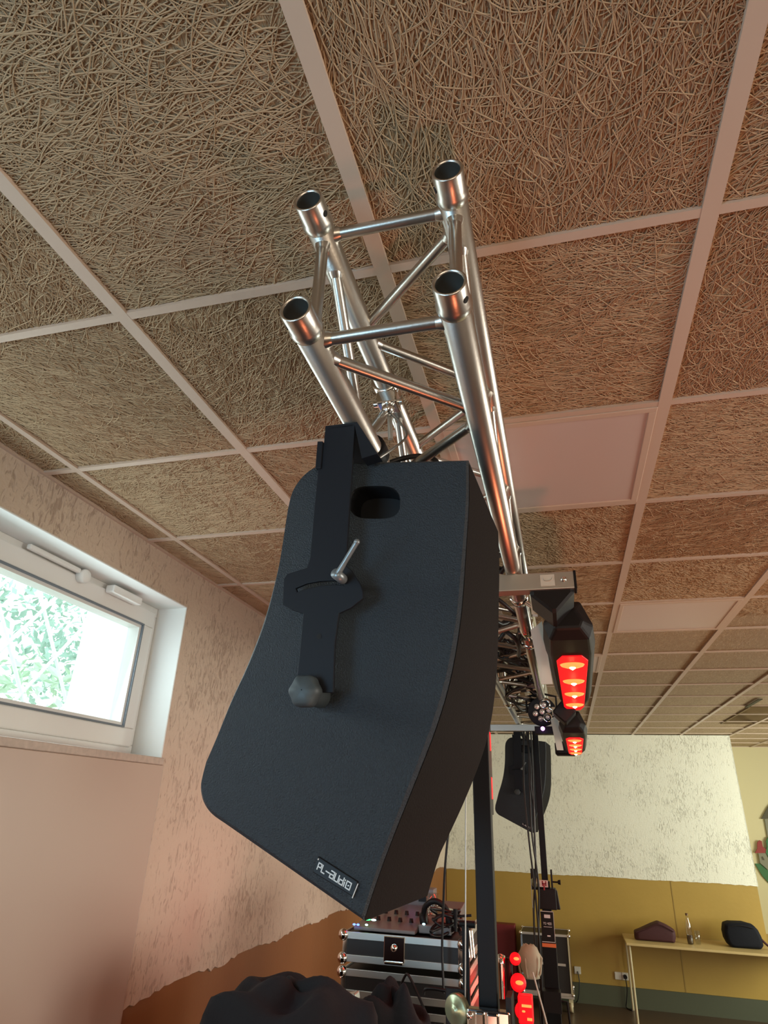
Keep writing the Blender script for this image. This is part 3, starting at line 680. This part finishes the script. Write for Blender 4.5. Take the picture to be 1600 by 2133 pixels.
s2_ = stand(-.205, 5.70, 'far black lifting stand with type label and orange stripe, in front of the distant loudspeaker', .37, 1.61)

# ------------------------------------------------------------------ red LED bars
def led_bar(label, group):
    t = thing('stage_light_bar', (.06, 2.1, 2.60), label, 'stage light', group)
    zb = 2.60; hx = .085
    def sec(y, cx, w_, z0, z1, tilt=.0):
        # hexagonal cross-section, underside facing down
        return [(cx-w_*.75, y, z0), (cx+w_*.80, y, z0), (cx+w_, y, z0+(z1-z0)*.35), (cx+w_*.55, y+.0, z1), (cx-w_*.35, y, z1), (cx-w_, y, z0+(z1-z0)*.45)]
    secs = [sec(2.06, .050, .050, zb+.035, zb+.10), sec(2.10, .052, .080, zb+.006, zb+.135), sec(2.30, .056, .090, zb, zb+.14), sec(3.30, .078, .088, zb, zb+.14), sec(3.60, .083, .055, zb, zb+.12), sec(3.72, .084, .035, zb+.01, zb+.09)]
    m = MB(); vs = [p for s_ in secs for p in s_]; fs = [tuple(range(6)), tuple(range(30, 36))[::-1]]
    for r_ in range(5):
        for i in range(6): j = (i+1) % 6; fs.append((r_*6+j, r_*6+i, r_*6+6+i, r_*6+6+j))
    m.add(vs, fs); m.build('housing', M['blk'], t, bevel=.008)
    fp = MB(); fp.prism([(.028, 2.30, zb-.004), (.095, 2.30, zb-.004), (.118, 2.38, zb-.004), (.13, 3.50, zb-.004), (.115, 3.62, zb-.004), (.05, 3.62, zb-.004), (.03, 3.50, zb-.004), (.008, 2.38, zb-.004)][::-1], (0, 0, .005)); fo = fp.build('lamp_glow_plate', M['lens'], t, bevel=.002); fo['label'] = 'red glow around the lamps, an emissive plate under the black housing'  # emissive plate imitates the red glow around the lamps on the housing
    for k, (yy, xx) in enumerate(((2.44, .063), (2.77, .071), (3.09, .077), (3.42, .082))):
        l = MB(); l.lathe((xx, yy, zb-.004), (0, 0, -1), [(0, .044), (.005, .040), (.010, .026), (.012, 0)], 24); lo = l.build('lamp', M['lens_hot'], t)
        l = MB(); l.lathe((xx, yy, zb-.016), (0, 0, -1), [(-.005, .013), (.002, .010), (.008, 0)], 16); l.build('lamp_core', M['lens_core'], lo)
    # logo mark on the end slope
    lg = MB()
    for a, b in (((.078, 2.088, zb+.035), (.098, 2.088, zb+.040)), ((.084, 2.088, zb+.043), (.104, 2.088, zb+.036)), ((.090, 2.088, zb+.032), (.112, 2.088, zb+.040))): lg.tube(a, b, .0022, 6)
    lg.build('logo_mark', M['white_txt'], t)
    # separate driver box and yoke plate on the near end
    R_ = Matrix.Rotation(.75, 3, 'Y')
    bx = MB(); bx.cham((.010, 1.975, zb+.105), (.10, .17, .10), .008, R_); bx.build('driver_box', M['blk'], t)
    yk = MB(); yk.prism([at(1105, 1313, 1, 2.42), at(1129, 1294, 1, 2.40), at(1138, 1345, 1, 2.44), at(1152, 1425, 1, 2.52), at(1128, 1425, 1, 2.52)], (0, .006, 0)); yk.build('yoke', M['plate_grey'], t)
    for yy in (2.18, 2.85):
        cl = MB(); cl.lathe((TX1, yy, TZ0), (0, 1, 0), [(0, .0255), (0, .033), (.04, .033), (.04, .0255)], 18); cl.tube((TX1+.02, yy+.02, TZ0-.02), (TX1+.075, yy+.02, TZ0-.06), .008); cl.box((TX1+.05, yy+.02, TZ0-.045), (.02, .03, .05)); cl.build('clamp', M['chrome'], t)
    sh_ = MB(); pts = [(-.045+.012*math.cos(a), 2.6, 2.69+.018*math.sin(a)) for a in np.linspace(0, 2*PI, 14)]; sh_.path(pts, .003, 6); sh_.tube((-.045, 2.6, 2.672), (-.045, 2.6, 2.62), .006); sh_.build('shackle', M['chrome'], t)
    return t
lb1 = led_bar('larger near red four-lamp light bar hanging right of the truss', 'red lamp bars on the right of the truss')
lb2 = copy_tree(lb1); lb2.location = (.075, 4.10-.34, 2.49); tag(lb2, 'smaller far red four-lamp light bar close to the end wall')
lb2.scale = (.9, .9, .9)
# upright strip light hung from the left truss tube, glimpsed past the near mast
ul = thing('strip_light', (-.375, 3.2, 2.2), 'upright strip light with two red lamps, mostly hidden behind the near mast', 'stage light')
xx_ = at(1020, 1500, 1, 3.2).x
m = MB(); m.bb((xx_-.09, 3.2, 2.08), (xx_-.004, 3.27, 2.52)); m.build('housing', M['blk'], ul, bevel=.004)
for z0, z1 in ((2.355, 2.44), (2.145, 2.24)):
    m = MB(); m.bb((xx_-.06, 3.192, z0), (xx_, 3.23, z1)); m.build('lamp', M['lens'], ul, bevel=.004)
m = MB(); m.tube((xx_-.04, 3.23, 2.52), (TX0, 3.23, TZ0-.03), .012); m.lathe((TX0, 3.21, TZ0), (0, 1, 0), [(0, .0255), (0, .033), (.04, .033), (.04, .0255)], 18); m.build('clamp', M['alu_matt'], ul)

# red light actually thrown by the bars
for (x, y, z, e) in ((.07, 3.0, 2.57, 5), (.08, 4.6, 2.46, 4)):
    light('red_bar_light', 'AREA', (x, y, z), (x-.1, y, 0), e, (1, .02, .01), .08, 1.1)

# ------------------------------------------------------------------ PAR can
pc = thing('par_can', (-.10, 4.5, 2.70), 'black LED par can with seven clear lenses under the truss', 'stage light')
pd = Vector((.02, -1, -.22)).normalized(); p0 = Vector((-.105, 4.45, 2.70))
m = MB(); m.lathe(p0, -pd, [(0, .088), (0, .092), (.01, .094), (.09, .088), (.15, .06), (.15, 0)], 28); m.build('housing', M['blk'], pc)
u, v = MB().frame(pd)
fc = MB(); fc.lathe(p0-pd*.004, pd, [(0, 0), (0, .09)], 28); fc.build('front_plate', M['blk'], pc)
for k in range(7):
    c_ = p0+pd*.002 if k == 0 else p0+pd*.002+u*(.046*math.cos(k*PI/3+.25))+v*(.046*math.sin(k*PI/3+.25))
    l = MB(); l.lathe(c_, pd, [(0, .018), (.004, .017), (.010, .010), (.012, 0)], 16); l.build('lens', M['led_clear'], pc)
l = MB(); l.ball((-.107, 4.37, 2.585), .013); l.build('status_light', M['led_violet'], pc)
y_ = MB(); y_.path([(-.205, 4.5, 2.70), (-.205, 4.47, 2.80), (-.105, 4.46, 2.82), (-.01, 4.47, 2.80), (-.01, 4.5, 2.70)], .008, 6); y_.bb((-.16, 4.42, 2.56), (-.04, 4.52, 2.605)); y_.build('yoke', M['blk'], pc)
# small black effects light beside the far crossbar
ef = thing('effect_light', (.02, 5.35, 2.55), 'small black effect light below and left of the far red bar', 'stage light')
m = MB(); m.cham((.03, 5.40, 2.55), (.16, .14, .10), .015); m.build('housing', M['blk'], ef)
m = MB(); m.tube((.0, 5.42, 2.60), (-.03, 5.42, 2.66), .008); m.tube((.0, 5.42, 2.66), (.09, 5.44, 2.62), .006); m.tube((-.03, 5.42, 2.66), (TX1, 5.42, TZ0-.02), .008); m.lathe((TX1, 5.40, TZ0), (0, 1, 0), [(0, .0255), (0, .033), (.04, .033), (.04, .0255)], 18); m.build('bracket', M['alu_matt'], ef)

# ------------------------------------------------------------------ cables
CG = 'cables lying along the truss'
def cable(name, pts, r, label, m=None, group=None, cat='cable'):
    c_ = MB(); c_.path(smooth_path(pts, 6), r, 7); return tag(c_.build(name, m or M['cable']), label, cat, group)
cable('speaker_cable', [(-.19, 1.14, 2.62), (-.20, 1.16, 2.72), (-.215, 1.19, 2.79), (-.25, 1.20, 2.815), (-.30, 1.18, 2.80), (-.36, 1.17, 2.77), (-.33, 1.12, 2.73)], .006, 'black cable looped over the top of the near loudspeaker')
cable('safety_rope', [(-.335, 1.22, 2.955), (-.30, 1.18, 2.90), (-.275, 1.15, 2.84), (-.30, 1.10, 2.775), (-.34, 1.08, 2.735)], .0028, 'thin steel safety rope from the chrome coupler to the near loudspeaker', M['greycable'], cat='rope')
random.seed(21)
for k in range(14):
    y0 = random.uniform(2.0, 3.6); x0 = random.uniform(TX0, TX1); z0 = random.uniform(2.79, 2.95); pts = []
    n_ = random.randint(6, 9)
    for i in range(n_):
        pts.append((TX0+.015+(TX1-TX0-.03)*(.5+.5*math.sin(k*1.7+i*1.9)), y0+i*random.uniform(.16, .3), 2.775+.17*random.random()+(.03*math.sin(i))))
    cable('truss_cable', pts, random.choice([.006, .008, .010]), 'black cable tangled inside the middle of the truss', group=CG)
for k, (dx, pts) in enumerate(((0, [(-.29, 5.60, 2.70), (-.315, 5.58, 2.3), (-.30, 5.56, 1.9), (-.275, 5.56, 1.5), (-.27, 5.56, 1.0), (-.30, 5.56, .3), (-.32, 5.5, .02)]),
        (1, [(-.255, 5.60, 2.70), (-.27, 5.58, 2.3), (-.275, 5.56, 1.95), (-.25, 5.56, 1.6), (-.275, 5.57, 1.2), (-.29, 5.56, .5), (-.36, 5.5, .02)]),
        (2, [(-.235, 5.60, 2.70), (-.24, 5.60, 2.4), (-.255, 5.58, 2.0), (-.265, 5.58, 1.7), (-.30, 5.56, 1.35), (-.29, 5.56, .6), (-.28, 5.45, .02)]),
        (3, [(-.27, 5.6, 2.70), (-.255, 5.59, 2.45), (-.26, 5.58, 2.28), (-.25, 5.6, 2.12)]))):
    cable('hanging_cable', [Vector(p) for p in pts], .007, ['leftmost black cable hanging beside the far stand down to the floor', 'black cable hanging second from the left beside the far stand', 'black cable hanging closest to the far mast down to the floor', 'short black cable end hanging below the far crossbar'][k], group='cables hanging down beside the far stand')
cable('loop_cable', [(-.36, 6.05, 2.55), (-.43, 6.05, 2.42), (-.455, 6.05, 2.30), (-.43, 6.1, 2.22), (-.39, 6.2, 2.25)], .006, 'thin cable loop sticking out left of the distant loudspeaker')
cable('gear_cable', [(-.42, 2.9, 2.4), (-.47, 2.9, 2.1), (-.50, 2.92, 1.9), (-.515, 2.95, 1.75), (-.525, 2.97, 1.6), (-.52, 2.97, 1.45)], .005, 'thin black cable hanging down in front of the flight cases')
cable('winch_rope', [(-.32, 5.4, 1.09), (-.29, 5.4, .98), (-.23, 5.38, .75), (-.16, 5.35, .4), (-.12, 5.3, .01)], .006, 'white rope running down diagonally in front of the far stand', M['rope'], cat='rope')
# cream webbing bundle by the far winch
wb = MB(); rr = [(0, .03), (.02, .065), (.07, .085), (.13, .08), (.18, .06), (.20, .07)]
wb.lathe((-.345, 5.55, 1.23), (0.02, 0, -1), [(h_, r_*.9) for h_, r_ in rr]+[(.20, 0)], 18)
for k in range(6): a = k*1.1; wb.path([(-.345+.03*math.cos(a), 5.55-.02, 1.23), (-.345+.085*math.cos(a), 5.55+.07*math.sin(a), 1.15), (-.345+.07*math.cos(a), 5.55+.06*math.sin(a), 1.06), (-.345+.05*math.cos(a), 5.55+.05*math.sin(a), 1.03)], .008, 6)
tag(wb.build('webbing_bundle', M['cream']), 'cream cloth bundle hanging at the left side of the far stand', 'strap')

# ------------------------------------------------------------------ flight cases with DJ gear
def flight_case(name, lo, hi, label, latch=True, group=None):
    t = thing(name, ((lo[0]+hi[0])/2, (lo[1]+hi[1])/2, lo[2]), label, 'flight case', group)
    b = MB(); b.bb([a+.006 for a in lo], [a-.006 for a in hi]); b.build('body', M['case_blk'], t)
    zm = hi[2]-.03
    for z in (hi[2], lo[2]):
        s_ = -1 if z == hi[2] else 1; e = MB()
        z0, z1 = sorted((z, z+s_*.026))
        e.bb((lo[0], lo[1], z0), (hi[0], lo[1]+.008, z1)); e.bb((hi[0]-.008, lo[1], z0), (hi[0], hi[1], z1)); e.bb((lo[0], lo[1], z0), (lo[0]+.008, hi[1], z1)); e.bb((lo[0], hi[1]-.008, z0), (hi[0], hi[1], z1))
        e.build('edge_profile', M['alu_matt'], t, bevel=.0015)
    e = MB()
    for X in (lo[0], hi[0]): e.box((X+(.008 if X == lo[0] else -.008), lo[1]+.002, (lo[2]+hi[2])/2), (.02, .01, hi[2]-lo[2]-.04))
    e.build('corner_profile', M['chrome'], t, bevel=.002)
    for X in (lo[0], hi[0]):
        for Z in (lo[2], hi[2]):
            for Y in ((lo[1], hi[1])):
                c_ = MB(); c_.ball((X, Y, Z+(.012 if Z == lo[2] else -.012)), .022, 12, 8); c_.build('ball_corner', M['chrome'], t)
    if latch:
        x = (lo[0]+hi[0])/2-.03; z = (lo[2]+hi[2])/2+.005
        l = MB(); l.bb((x-.045, lo[1]-.006, z-.045), (x+.045, lo[1]+.004, z+.045)); l.ball((x, lo[1]-.008, z+.005), .014); l.bb((x-.04, lo[1]-.014, z-.052), (x+.04, lo[1]-.002, z-.042)); l.build('latch', M['chrome'], t, bevel=.003)
    return t
GY0 = 3.05
cA = flight_case('flight_case', (-.965, GY0, 1.505), (-.455, GY0+.55, 1.612), 'upper aluminium-edged flight case with centre latch, carrying the DJ gear', group='stacked equipment cases')
cB = flight_case('flight_case', (-.965, GY0, 1.385), (-.455, GY0+.55, 1.482), 'middle flight case with twin silver edge strips under the upper one', latch=False, group='stacked equipment cases')
cC = flight_case('flight_case', (-.965, GY0, .0), (-.455, GY0+.55, 1.362), 'tall black flight case at the bottom of the stack', latch=False, group='stacked equipment cases')
for z in (1.482, 1.362):
    pass
# DJ mixer on top
mx = thing('mixer', (-.72, 3.3, 1.614), 'grey DJ mixer with small blue and green lights on the flight case', 'mixer')
m = MB(); m.prism([(-.93, GY0+.03, 1.614), (-.93, GY0+.50, 1.614), (-.93, GY0+.50, 1.665), (-.93, GY0+.03, 1.628)], (.27, 0, 0)); m.build('body', M['mixer'], mx, bevel=.004)
for k in range(10):
    x, y = -.90+.05*(k % 5), GY0+.14+.13*(k//5); z = 1.63+(y-GY0)*.08
    MB().lathe((x, y, z), (0, 0, 1), [(0, .010), (.016, .008), (.016, 0)], 10).build('dial', M['blk'], mx)
def led(x, y, z, m_, sx=.010, n='indicator_light', par=None): b_ = MB(); b_.ball((x, y, z), 1, 8, 6, (sx, .004, .004)); b_.build(n, m_, par)
led(-.925, GY0+.02, 1.636, M['led_blue'], .007, par=mx); led(-.908, GY0+.02, 1.636, M['led_blue'], .007, par=mx); led(-.88, GY0+.06, 1.652, M['led_green'], .018, par=mx); led(-.85, GY0+.06, 1.652, M['led_cyan'], .012, par=mx); led(-.87, GY0+.02, 1.638, M['led_cyan'], .007, par=mx)
# player deck to the right, raised rear
dk = thing('media_player', (-.66, 3.45, 1.614), 'small silver DJ controller with round jog wheel, right of the mixer', 'dj player')
m = MB(); m.prism([(-.655, GY0+.08, 1.614), (-.655, GY0+.52, 1.614), (-.655, GY0+.52, 1.69), (-.655, GY0+.08, 1.645)], (.14, 0, 0)); m.build('body', M['mixer'], dk, bevel=.004)
MB().lathe((-.585, GY0+.28, 1.668), (0, -.1, 1), [(0, .055), (.012, .05), (.012, 0)], 24).build('jog_wheel', M['chrome'], dk)
led(-.63, GY0+.07, 1.65, M['led_cyan'], .007, par=dk)
br_ = thing('wireless_receiver', (-.8, 3.55, 1.675), 'grey box with screen windows and blue lights standing behind the mixer', 'receiver')
m = MB(); m.bb((-.86, GY0+.51, 1.614), (-.67, GY0+.60, 1.735)); m.build('body', M['mixer'], br_, bevel=.004)
m = MB(); m.bb((-.845, GY0+.505, 1.68), (-.815, GY0+.512, 1.72)); m.bb((-.745, GY0+.505, 1.68), (-.70, GY0+.512, 1.72)); m.build('screen', M['blk'], br_)
led(-.79, GY0+.505, 1.738, M['led_blue'], .007, par=br_); led(-.772, GY0+.505, 1.738, M['led_blue'], .007, par=br_); led(-.85, GY0+.503, 1.725, M['led_green'], .006, par=br_); led(-.745, GY0+.503, 1.728, M['led_cyan'], .01, par=br_)
hp_ = thing('headphones', (-.55, 3.25, 1.66), 'black headphones lying on the gear behind the flight case edge', 'headphones')
m = MB(); m.path(smooth_path([(-.64, GY0+.12, 1.66), (-.63, GY0+.10, 1.71), (-.585, GY0+.09, 1.735), (-.54, GY0+.10, 1.71), (-.525, GY0+.12, 1.66)], 6), .012, 10); m.build('headband', M['blk'], hp_)
for x in (-.64, -.525): MB().lathe((x-.012, GY0+.12, 1.655), (1, 0, .2), [(0, .0), (0, .03), (.024, .034), (.03, .02), (.03, 0)], 18).build('ear_cup', M['blk'], hp_)
cc = thing('cable_coil', (-.49, 3.1, 1.62), 'tangle of black plugs and leads at the right end of the upper case', 'cable')
m = MB()
for k in range(5): m.path(smooth_path([(-.53+.06*math.cos(k*1.3+i)*1.0, GY0+.06+.05*math.sin(i*1.7+k), 1.625+.02*k+.012*math.sin(i*2.1)) for i in range(6)], 5), .006, 7)
m.build('lead', M['cable'], cc)
MB().tube((-.485, GY0+.02, 1.64), (-.485, GY0+.02, 1.72), .006, 8, .010).build('plug', M['blk'], cc)
MB().tube((-.50, GY0+.03, 1.69), (-.42, GY0+.03, 1.70), .005, 8).build('plug', M['blk'], cc)
cu = thing('plastic_cup', (-.60, 3.2, 1.69), 'clear plastic cup standing on the gear below the loudspeaker', 'cup')
MB().lathe((-.602, GY0+.12, 1.675), (0, 0, 1), [(0, 0), (0, .020), (.03, .024), (.085, .030), (.085, .0285), (.03, .022), (.003, .018)], 24).build('cup_body', M['bottle'], cu)
sm_ = thing('chrome_stand_clamp', (-.39, 3.0, 1.62), 'upright chrome rods beside the near mast', 'clamp')
m = MB()
for dx in (0, .012, .024): m.tube((-.40+dx*.8, 2.85, 1.595), (-.408+dx*.8, 2.85, 1.68), .0035, 8)
m.build('rod', M['chrome'], sm_)
m = MB(); m.bb((-.425, 2.84, 1.0), (-.40, 2.865, 1.70)); m.tube((-.435, 2.85, 1.70), (-.375, 2.85, 1.70), .012, 10); m.bb((-.428, 2.838, 0), (-.398, 2.868, 1.0)); m.build('pole', M['blk_tube'], sm_)
# black molton over equipment in the lower foreground
def drape(name, cx, cy, rx, ry, top, label, seed):
    R2 = random.Random(seed); N_, K_ = 90, 26; vs = []; ph = [R2.uniform(0, 6) for _ in range(6)]
    for k in range(K_):
        s_ = k/(K_-1)
        for i in range(N_):
            a = 2*PI*i/N_
            if s_ < .55: rr_ = s_/.55; z = top-.10*rr_**3+.035*math.sin(3*a+ph[0])*rr_+.03*math.sin(5*a+ph[1]+rr_*4)*rr_+.02*math.sin(9*rr_+2*a+ph[3])
            else:
                q = (s_-.55)/.45; rr_ = 1+.16*q; zt2 = top-.10+.035*math.sin(3*a+ph[0])+.03*math.sin(5*a+ph[1]+4)+.02*math.sin(9+2*a+ph[3]); z = zt2*(1-q)+.004
            fold = 1+(.05*math.sin(11*a+ph[2])+.03*math.sin(17*a+ph[4]))*max(0, (s_-.35))*1.3
            vs.append((cx+rx*rr_*fold*math.cos(a), cy+ry*rr_*fold*math.sin(a), z))
    m = MB(); m.add(vs, [(k*N_+i, (k+1)*N_+i, (k+1)*N_+(i+1) % N_, k*N_+(i+1) % N_) for k in range(K_-1) for i in range(N_)], True)
    tag(m.build(name, M['cloth']), label, 'cloth')
drape('black_cloth', -.90, 2.30, .29, .20, 1.575, 'black cloth draped over equipment at the lower left, in front of the flight cases', 3)
drape('black_cloth', -.64, 2.60, .14, .13, 1.515, 'lower black cloth heap right of the larger one, next to the near stand', 9)
cable('bent_wire', [(-.70, 2.95, 1.43), (-.665, 2.92, 1.50), (-.645, 2.91, 1.505), (-.60, 2.9, 1.44), (-.56, 2.88, 1.38)], .005, 'bent black wire in front of the middle flight case')
cable('handle_loop', [(-.585, 2.9, 1.455), (-.57, 2.9, 1.475), (-.48, 2.9, 1.47), (-.455, 2.9, 1.44)], .006, 'flat black handle loop in front of the middle flight case', cat='handle')
# plate of a small white connector box in the cloth
cbx = MB(); cbx.box((-.735, 2.40, 1.535), (.07, .05, .022), Matrix.Rotation(-.25, 3, 'Y')); tag(cbx.build('power_strip', M['alu_matt'], bevel=.004), 'small silver connector box lying in the folds of black cloth', 'connector')

# ------------------------------------------------------------------ red lit fixtures behind the near stand
rl = thing('floor_light_tree', (-.36, 4.2, 0), 'black pole with red-glowing lamps standing low behind the near stand', 'stage light')
m = MB(); m.tube((-.372, 4.2, 0), (-.372, 4.2, 1.37), .018, 12); m.build('pole', M['blk_tube'], rl)
m = MB(); m.tube((-.372, 4.2, .02), (-.372, 4.2, .0), .16, 20); m.build('base', M['blk'], rl)
for (x, z, r_) in ((-.335, 1.375, .03), (-.325, 1.27, .042), (-.31, 1.15, .04)):
    b_ = MB(); b_.lathe((x, 4.16, z), (.25, -1, .2), [(-.06, .0), (-.06, r_*.7), (0, r_), (.004, r_), (.012, r_*.7), (.016, 0)], 20); bo = b_.build('lamp_head', M['lens'], rl)
    b_ = MB(); b_.ball((x+.008, 4.135, z+.005), 1, 10, 6, (r_*.5, .006, r_*.25)); b_.build('lamp', M['lens_hot'], bo)
m = MB(); m.bb((-.33, 4.13, 1.10), (-.255, 4.2, 1.22)); m.build('lamp_box', M['lens'], rl, bevel=.006)
m = MB(); m.bb((-.31, 4.12, 1.175), (-.26, 4.13, 1.185)); m.bb((-.285, 4.12, 1.12), (-.26, 4.13, 1.13)); m.build('led_strip', M['lens_hot'], rl)
m = MB(); m.lathe((-.415, 4.18, 1.19), (0, 0, 1), [(0, .018), (.15, .022), (.19, .025), (.20, 0)], 14); m.build('chrome_sleeve', M['chrome'], rl)
light('floor_red', 'POINT', (-.30, 4.0, 1.27), (0, 0, 0), 2.0, (1, .03, .02), .05)
light('low_red', 'POINT', (-.12, 1.72, 1.50), (0, 0, 0), .55, (1, .03, .04), .03)
rs = MB(); rs.prism([(-.645, 9.5, .42), (-.80, 9.5, .42), (-.80, 9.5, .76), (-.67, 9.5, .76), (-.645, 9.5, .74)], (0, .03, 0))
rs = MB(); rs.bb((-1.02, 9.62, .0), (-.76, 9.79, .78)); tag(rs.build('red_board', M['red_sheet'], bevel=.01), 'dark red upright box against the end wall left of the wheeled case', 'box')

# wheeled flight case by the end wall
wc = flight_case('rack_case', (-.67, 9.30, .16), (-.10, 9.72, .765), 'black rack case on castors against the end wall', latch=False)
m = MB(); m.bb((-.16, 9.285, .45), (-.62, 9.30, .475)); m.build('middle_rail', M['alu_matt'], wc)
m = MB(); m.bb((-.12, 9.28, .19), (-.105, 9.30, .74)); m.build('side_rail', M['tleg'], wc)
m = MB(); m.bb((-.68, 9.28, .14), (-.09, 9.73, .16)); m.build('base_plate', M['alu_matt'], wc)
for x, y in ((-.13, 9.34), (-.62, 9.34), (-.13, 9.66), (-.62, 9.66)):
    m = MB(); m.lathe((x-.018, y, .052), (1, 0, 0), [(0, 0), (0, .05), (.036, .05), (.036, 0)], 18); m.bb((x-.024, y-.02, .06), (x+.024, y+.03, .14)); m.build('castor', M['tleg'], wc)

# ------------------------------------------------------------------ table and things on it
tb = thing('side_table', (1.3, 9.45, 0), 'long pale wooden table with thin metal legs along the end wall', 'table')
m = MB(); m.bb((.54, 9.12, .735), (2.6, 9.80, .76)); m.build('tabletop', M['wood'], tb, bevel=.004)
for x, y, dx in ((.575, 9.17, .0), (.575, 9.74, .0), (2.56, 9.17, 0), (2.56, 9.74, 0)):
    m = MB(); m.tube((x, y, 0), (x, y, .735), .013, 12); m.build('leg', M['tleg'], tb)
m = MB(); m.tube((.575, 9.17, .715), (.575, 9.74, .715), .012); m.tube((2.56, 9.17, .715), (2.56, 9.74, .715), .012); m.tube((.575, 9.74, .715), (2.56, 9.74, .715), .012); m.build('rail', M['tleg'], tb)
# maroon bag: gabled soft shape
def softbox(name, m_, pts, y0, y1, label, cat, sub=2):
    t = thing(name, (sum(p[0] for p in pts)/len(pts), (y0+y1)/2, min(p[1] for p in pts)), label, cat)
    n = len(pts); cx = sum(p[0] for p in pts)/n; cz = sum(p[1] for p in pts)/n; vs = []
    for yy, s_ in ((y0, .86), (y0+(y1-y0)*.12, 1), ((y0+y1)/2, 1.02), (y1-(y1-y0)*.12, 1), (y1, .86)):
        vs += [(cx+(p[0]-cx)*s_, yy, max(.7605, cz+(p[1]-cz)*s_)) for p in pts]
    fs = [tuple(range(n)), tuple(range(4*n, 5*n))[::-1]]
    for r_ in range(4):
        for i in range(n): j = (i+1) % n; fs.append((r_*n+j, r_*n+i, r_*n+n+i, r_*n+n+j))
    mb = MB(); mb.add(vs, fs, True); mb.build('body', m_, t, sub=0, bevel=.012); return t
mb_ = softbox('handbag', M['maroon'], [(.665, .762), (.665, .84), (.74, .87), (.86, .925), (.945, .958), (1.04, .925), (1.115, .885), (1.118, .82), (1.10, .762)], 9.34, 9.55, 'dark maroon folded bag at the left end of the table', 'bag')
MB().path(smooth_path([(.68, 9.335, .845), (.80, 9.33, .89), (.945, 9.325, .94), (1.10, 9.335, .875)], 5), .005, 6).build('piping', M['maroon'], mb_)
nb = softbox('shoulder_bag', M['navy'], [(1.68, .78), (1.655, .84), (1.65, .91), (1.67, .985), (1.73, 1.005), (1.88, 1.01), (1.97, .995), (2.01, .95), (2.035, .88), (2.04, .80), (2.01, .765), (1.72, .762)], 9.35, 9.58, 'black rounded bag with a strap at the right end of the table', 'bag')
MB().path(smooth_path([(2.03, 9.40, .86), (2.09, 9.38, .80), (2.16, 9.36, .785), (2.26, 9.38, .775), (2.4, 9.4, .77)], 5), .012, 8).build('strap', M['maroon'], nb)
MB().path(smooth_path([(1.69, 9.345, .96), (1.82, 9.34, .985), (1.96, 9.345, .965)], 5), .004, 6).build('zip', M['blk'], nb)
bt = thing('drink_bottle', (1.27, 9.38, .76), 'clear plastic drink bottle standing between the two bags', 'bottle')
MB().lathe((1.27, 9.38, .762), (0, 0, 1), [(0, 0), (0, .031), (.02, .035), (.08, .033), (.14, .035), (.20, .031), (.255, .015), (.285, .013), (.285, 0)], 24).build('bottle_body', M['bottle'], bt)
MB().lathe((1.27, 9.38, .765), (0, 0, 1), [(0, 0), (0, .029), (.02, .032), (.085, .032), (.085, 0)], 24).build('drink', M['cola'], bt)
MB().lathe((1.27, 9.38, 1.045), (0, 0, 1), [(0, .0155), (.022, .0155), (.024, 0)], 18).build('cap', M['capred'], bt)
cp2 = thing('drinking_glass', (1.345, 9.40, .76), 'clear glass next to the bottle on the table', 'glass')
MB().lathe((1.36, 9.42, .762), (0, 0, 1), [(0, 0), (0, .028), (.13, .034), (.13, .032), (.006, .026), (.006, 0)], 24).build('glass_body', M['bottle'], cp2)

# sockets
def socket(x0, z0, label, n=2):
    t = thing('wall_socket', (x0, YF-.012, z0), label, 'socket', 'white sockets low on the end wall')
    for k in range(n): MB().bb((x0+k*.08, YF-.022, z0), (x0+k*.08+.078, YF-.0005, z0+.078)).build('face_plate', M['outlet'], t, bevel=.006)
    return t
so1 = socket(.405, .272, 'white double wall socket with black plug near the table leg')
MB().tube((.525, YF-.022, .311), (.525, YF-.06, .311), .022, 16).build('plug', M['blk'], so1)
so2 = socket(-.07, .29, 'white wall socket just right of the wheeled rack case', 1)
cable('socket_cable', [(.525, YF-.055, .31), (.53, YF-.07, .2), (.51, YF-.06, .08), (.50, YF-.05, .01), (.56, YF-.15, .008)], .006, 'black cord dropping from the plugged wall socket')
cable('socket_cable', [(-.03, YF-.03, .32), (-.02, YF-.05, .2), (-.05, YF-.06, .05), (-.08, YF-.05, .008)], .006, 'black cord hanging at the socket beside the rack case')

# painted wooden houses on the deep wall
Yh = YD-.03
hs = thing('wooden_wall_decoration', (2.9, YD-.03, 1.9), 'painted cut-out wooden houses and hill hung on the beige wall at right', 'wall decoration')
def cut(name, pts, m_, off=0, th=.02):
    P = [at(px_, py_, 1, Yh-off) for px_, py_ in pts]; MB().prism(P[::-1], (0, th, 0)).build(name, m_, hs)
cut('hill', [(1573, 1799), (1584, 1799), (1600, 1813), (1640, 1835), (1660, 1880), (1640, 1872), (1600, 1837), (1588, 1824)], M['house_gr'])
cut('tower', [(1593, 1706), (1601, 1752), (1606, 1790), (1640, 1800), (1640, 1700)], M['house_g'], .004)
cut('tower_roof', [(1586, 1706), (1600, 1681), (1640, 1640), (1660, 1700)], M['house_k'], .012)
cut('cottage', [(1580, 1777), (1584, 1798), (1600, 1812), (1612, 1812), (1612, 1776)], M['house_g'], .022)
cut('cottage_window', [(1586, 1785), (1589, 1784), (1592, 1789), (1593, 1792), (1588, 1791)], M['house_k'], .026, .004)
cut('cottage_roof', [(1573, 1777), (1578, 1767), (1578, 1755), (1582, 1750), (1587, 1752), (1589, 1763), (1597, 1770), (1597, 1777)], M['house_r'], .03)
cut('tree_shape', [(1596, 1752), (1600, 1744), (1620, 1744), (1620, 1790), (1602, 1788), (1595, 1775), (1598, 1764)], M['house_gr'], .034)
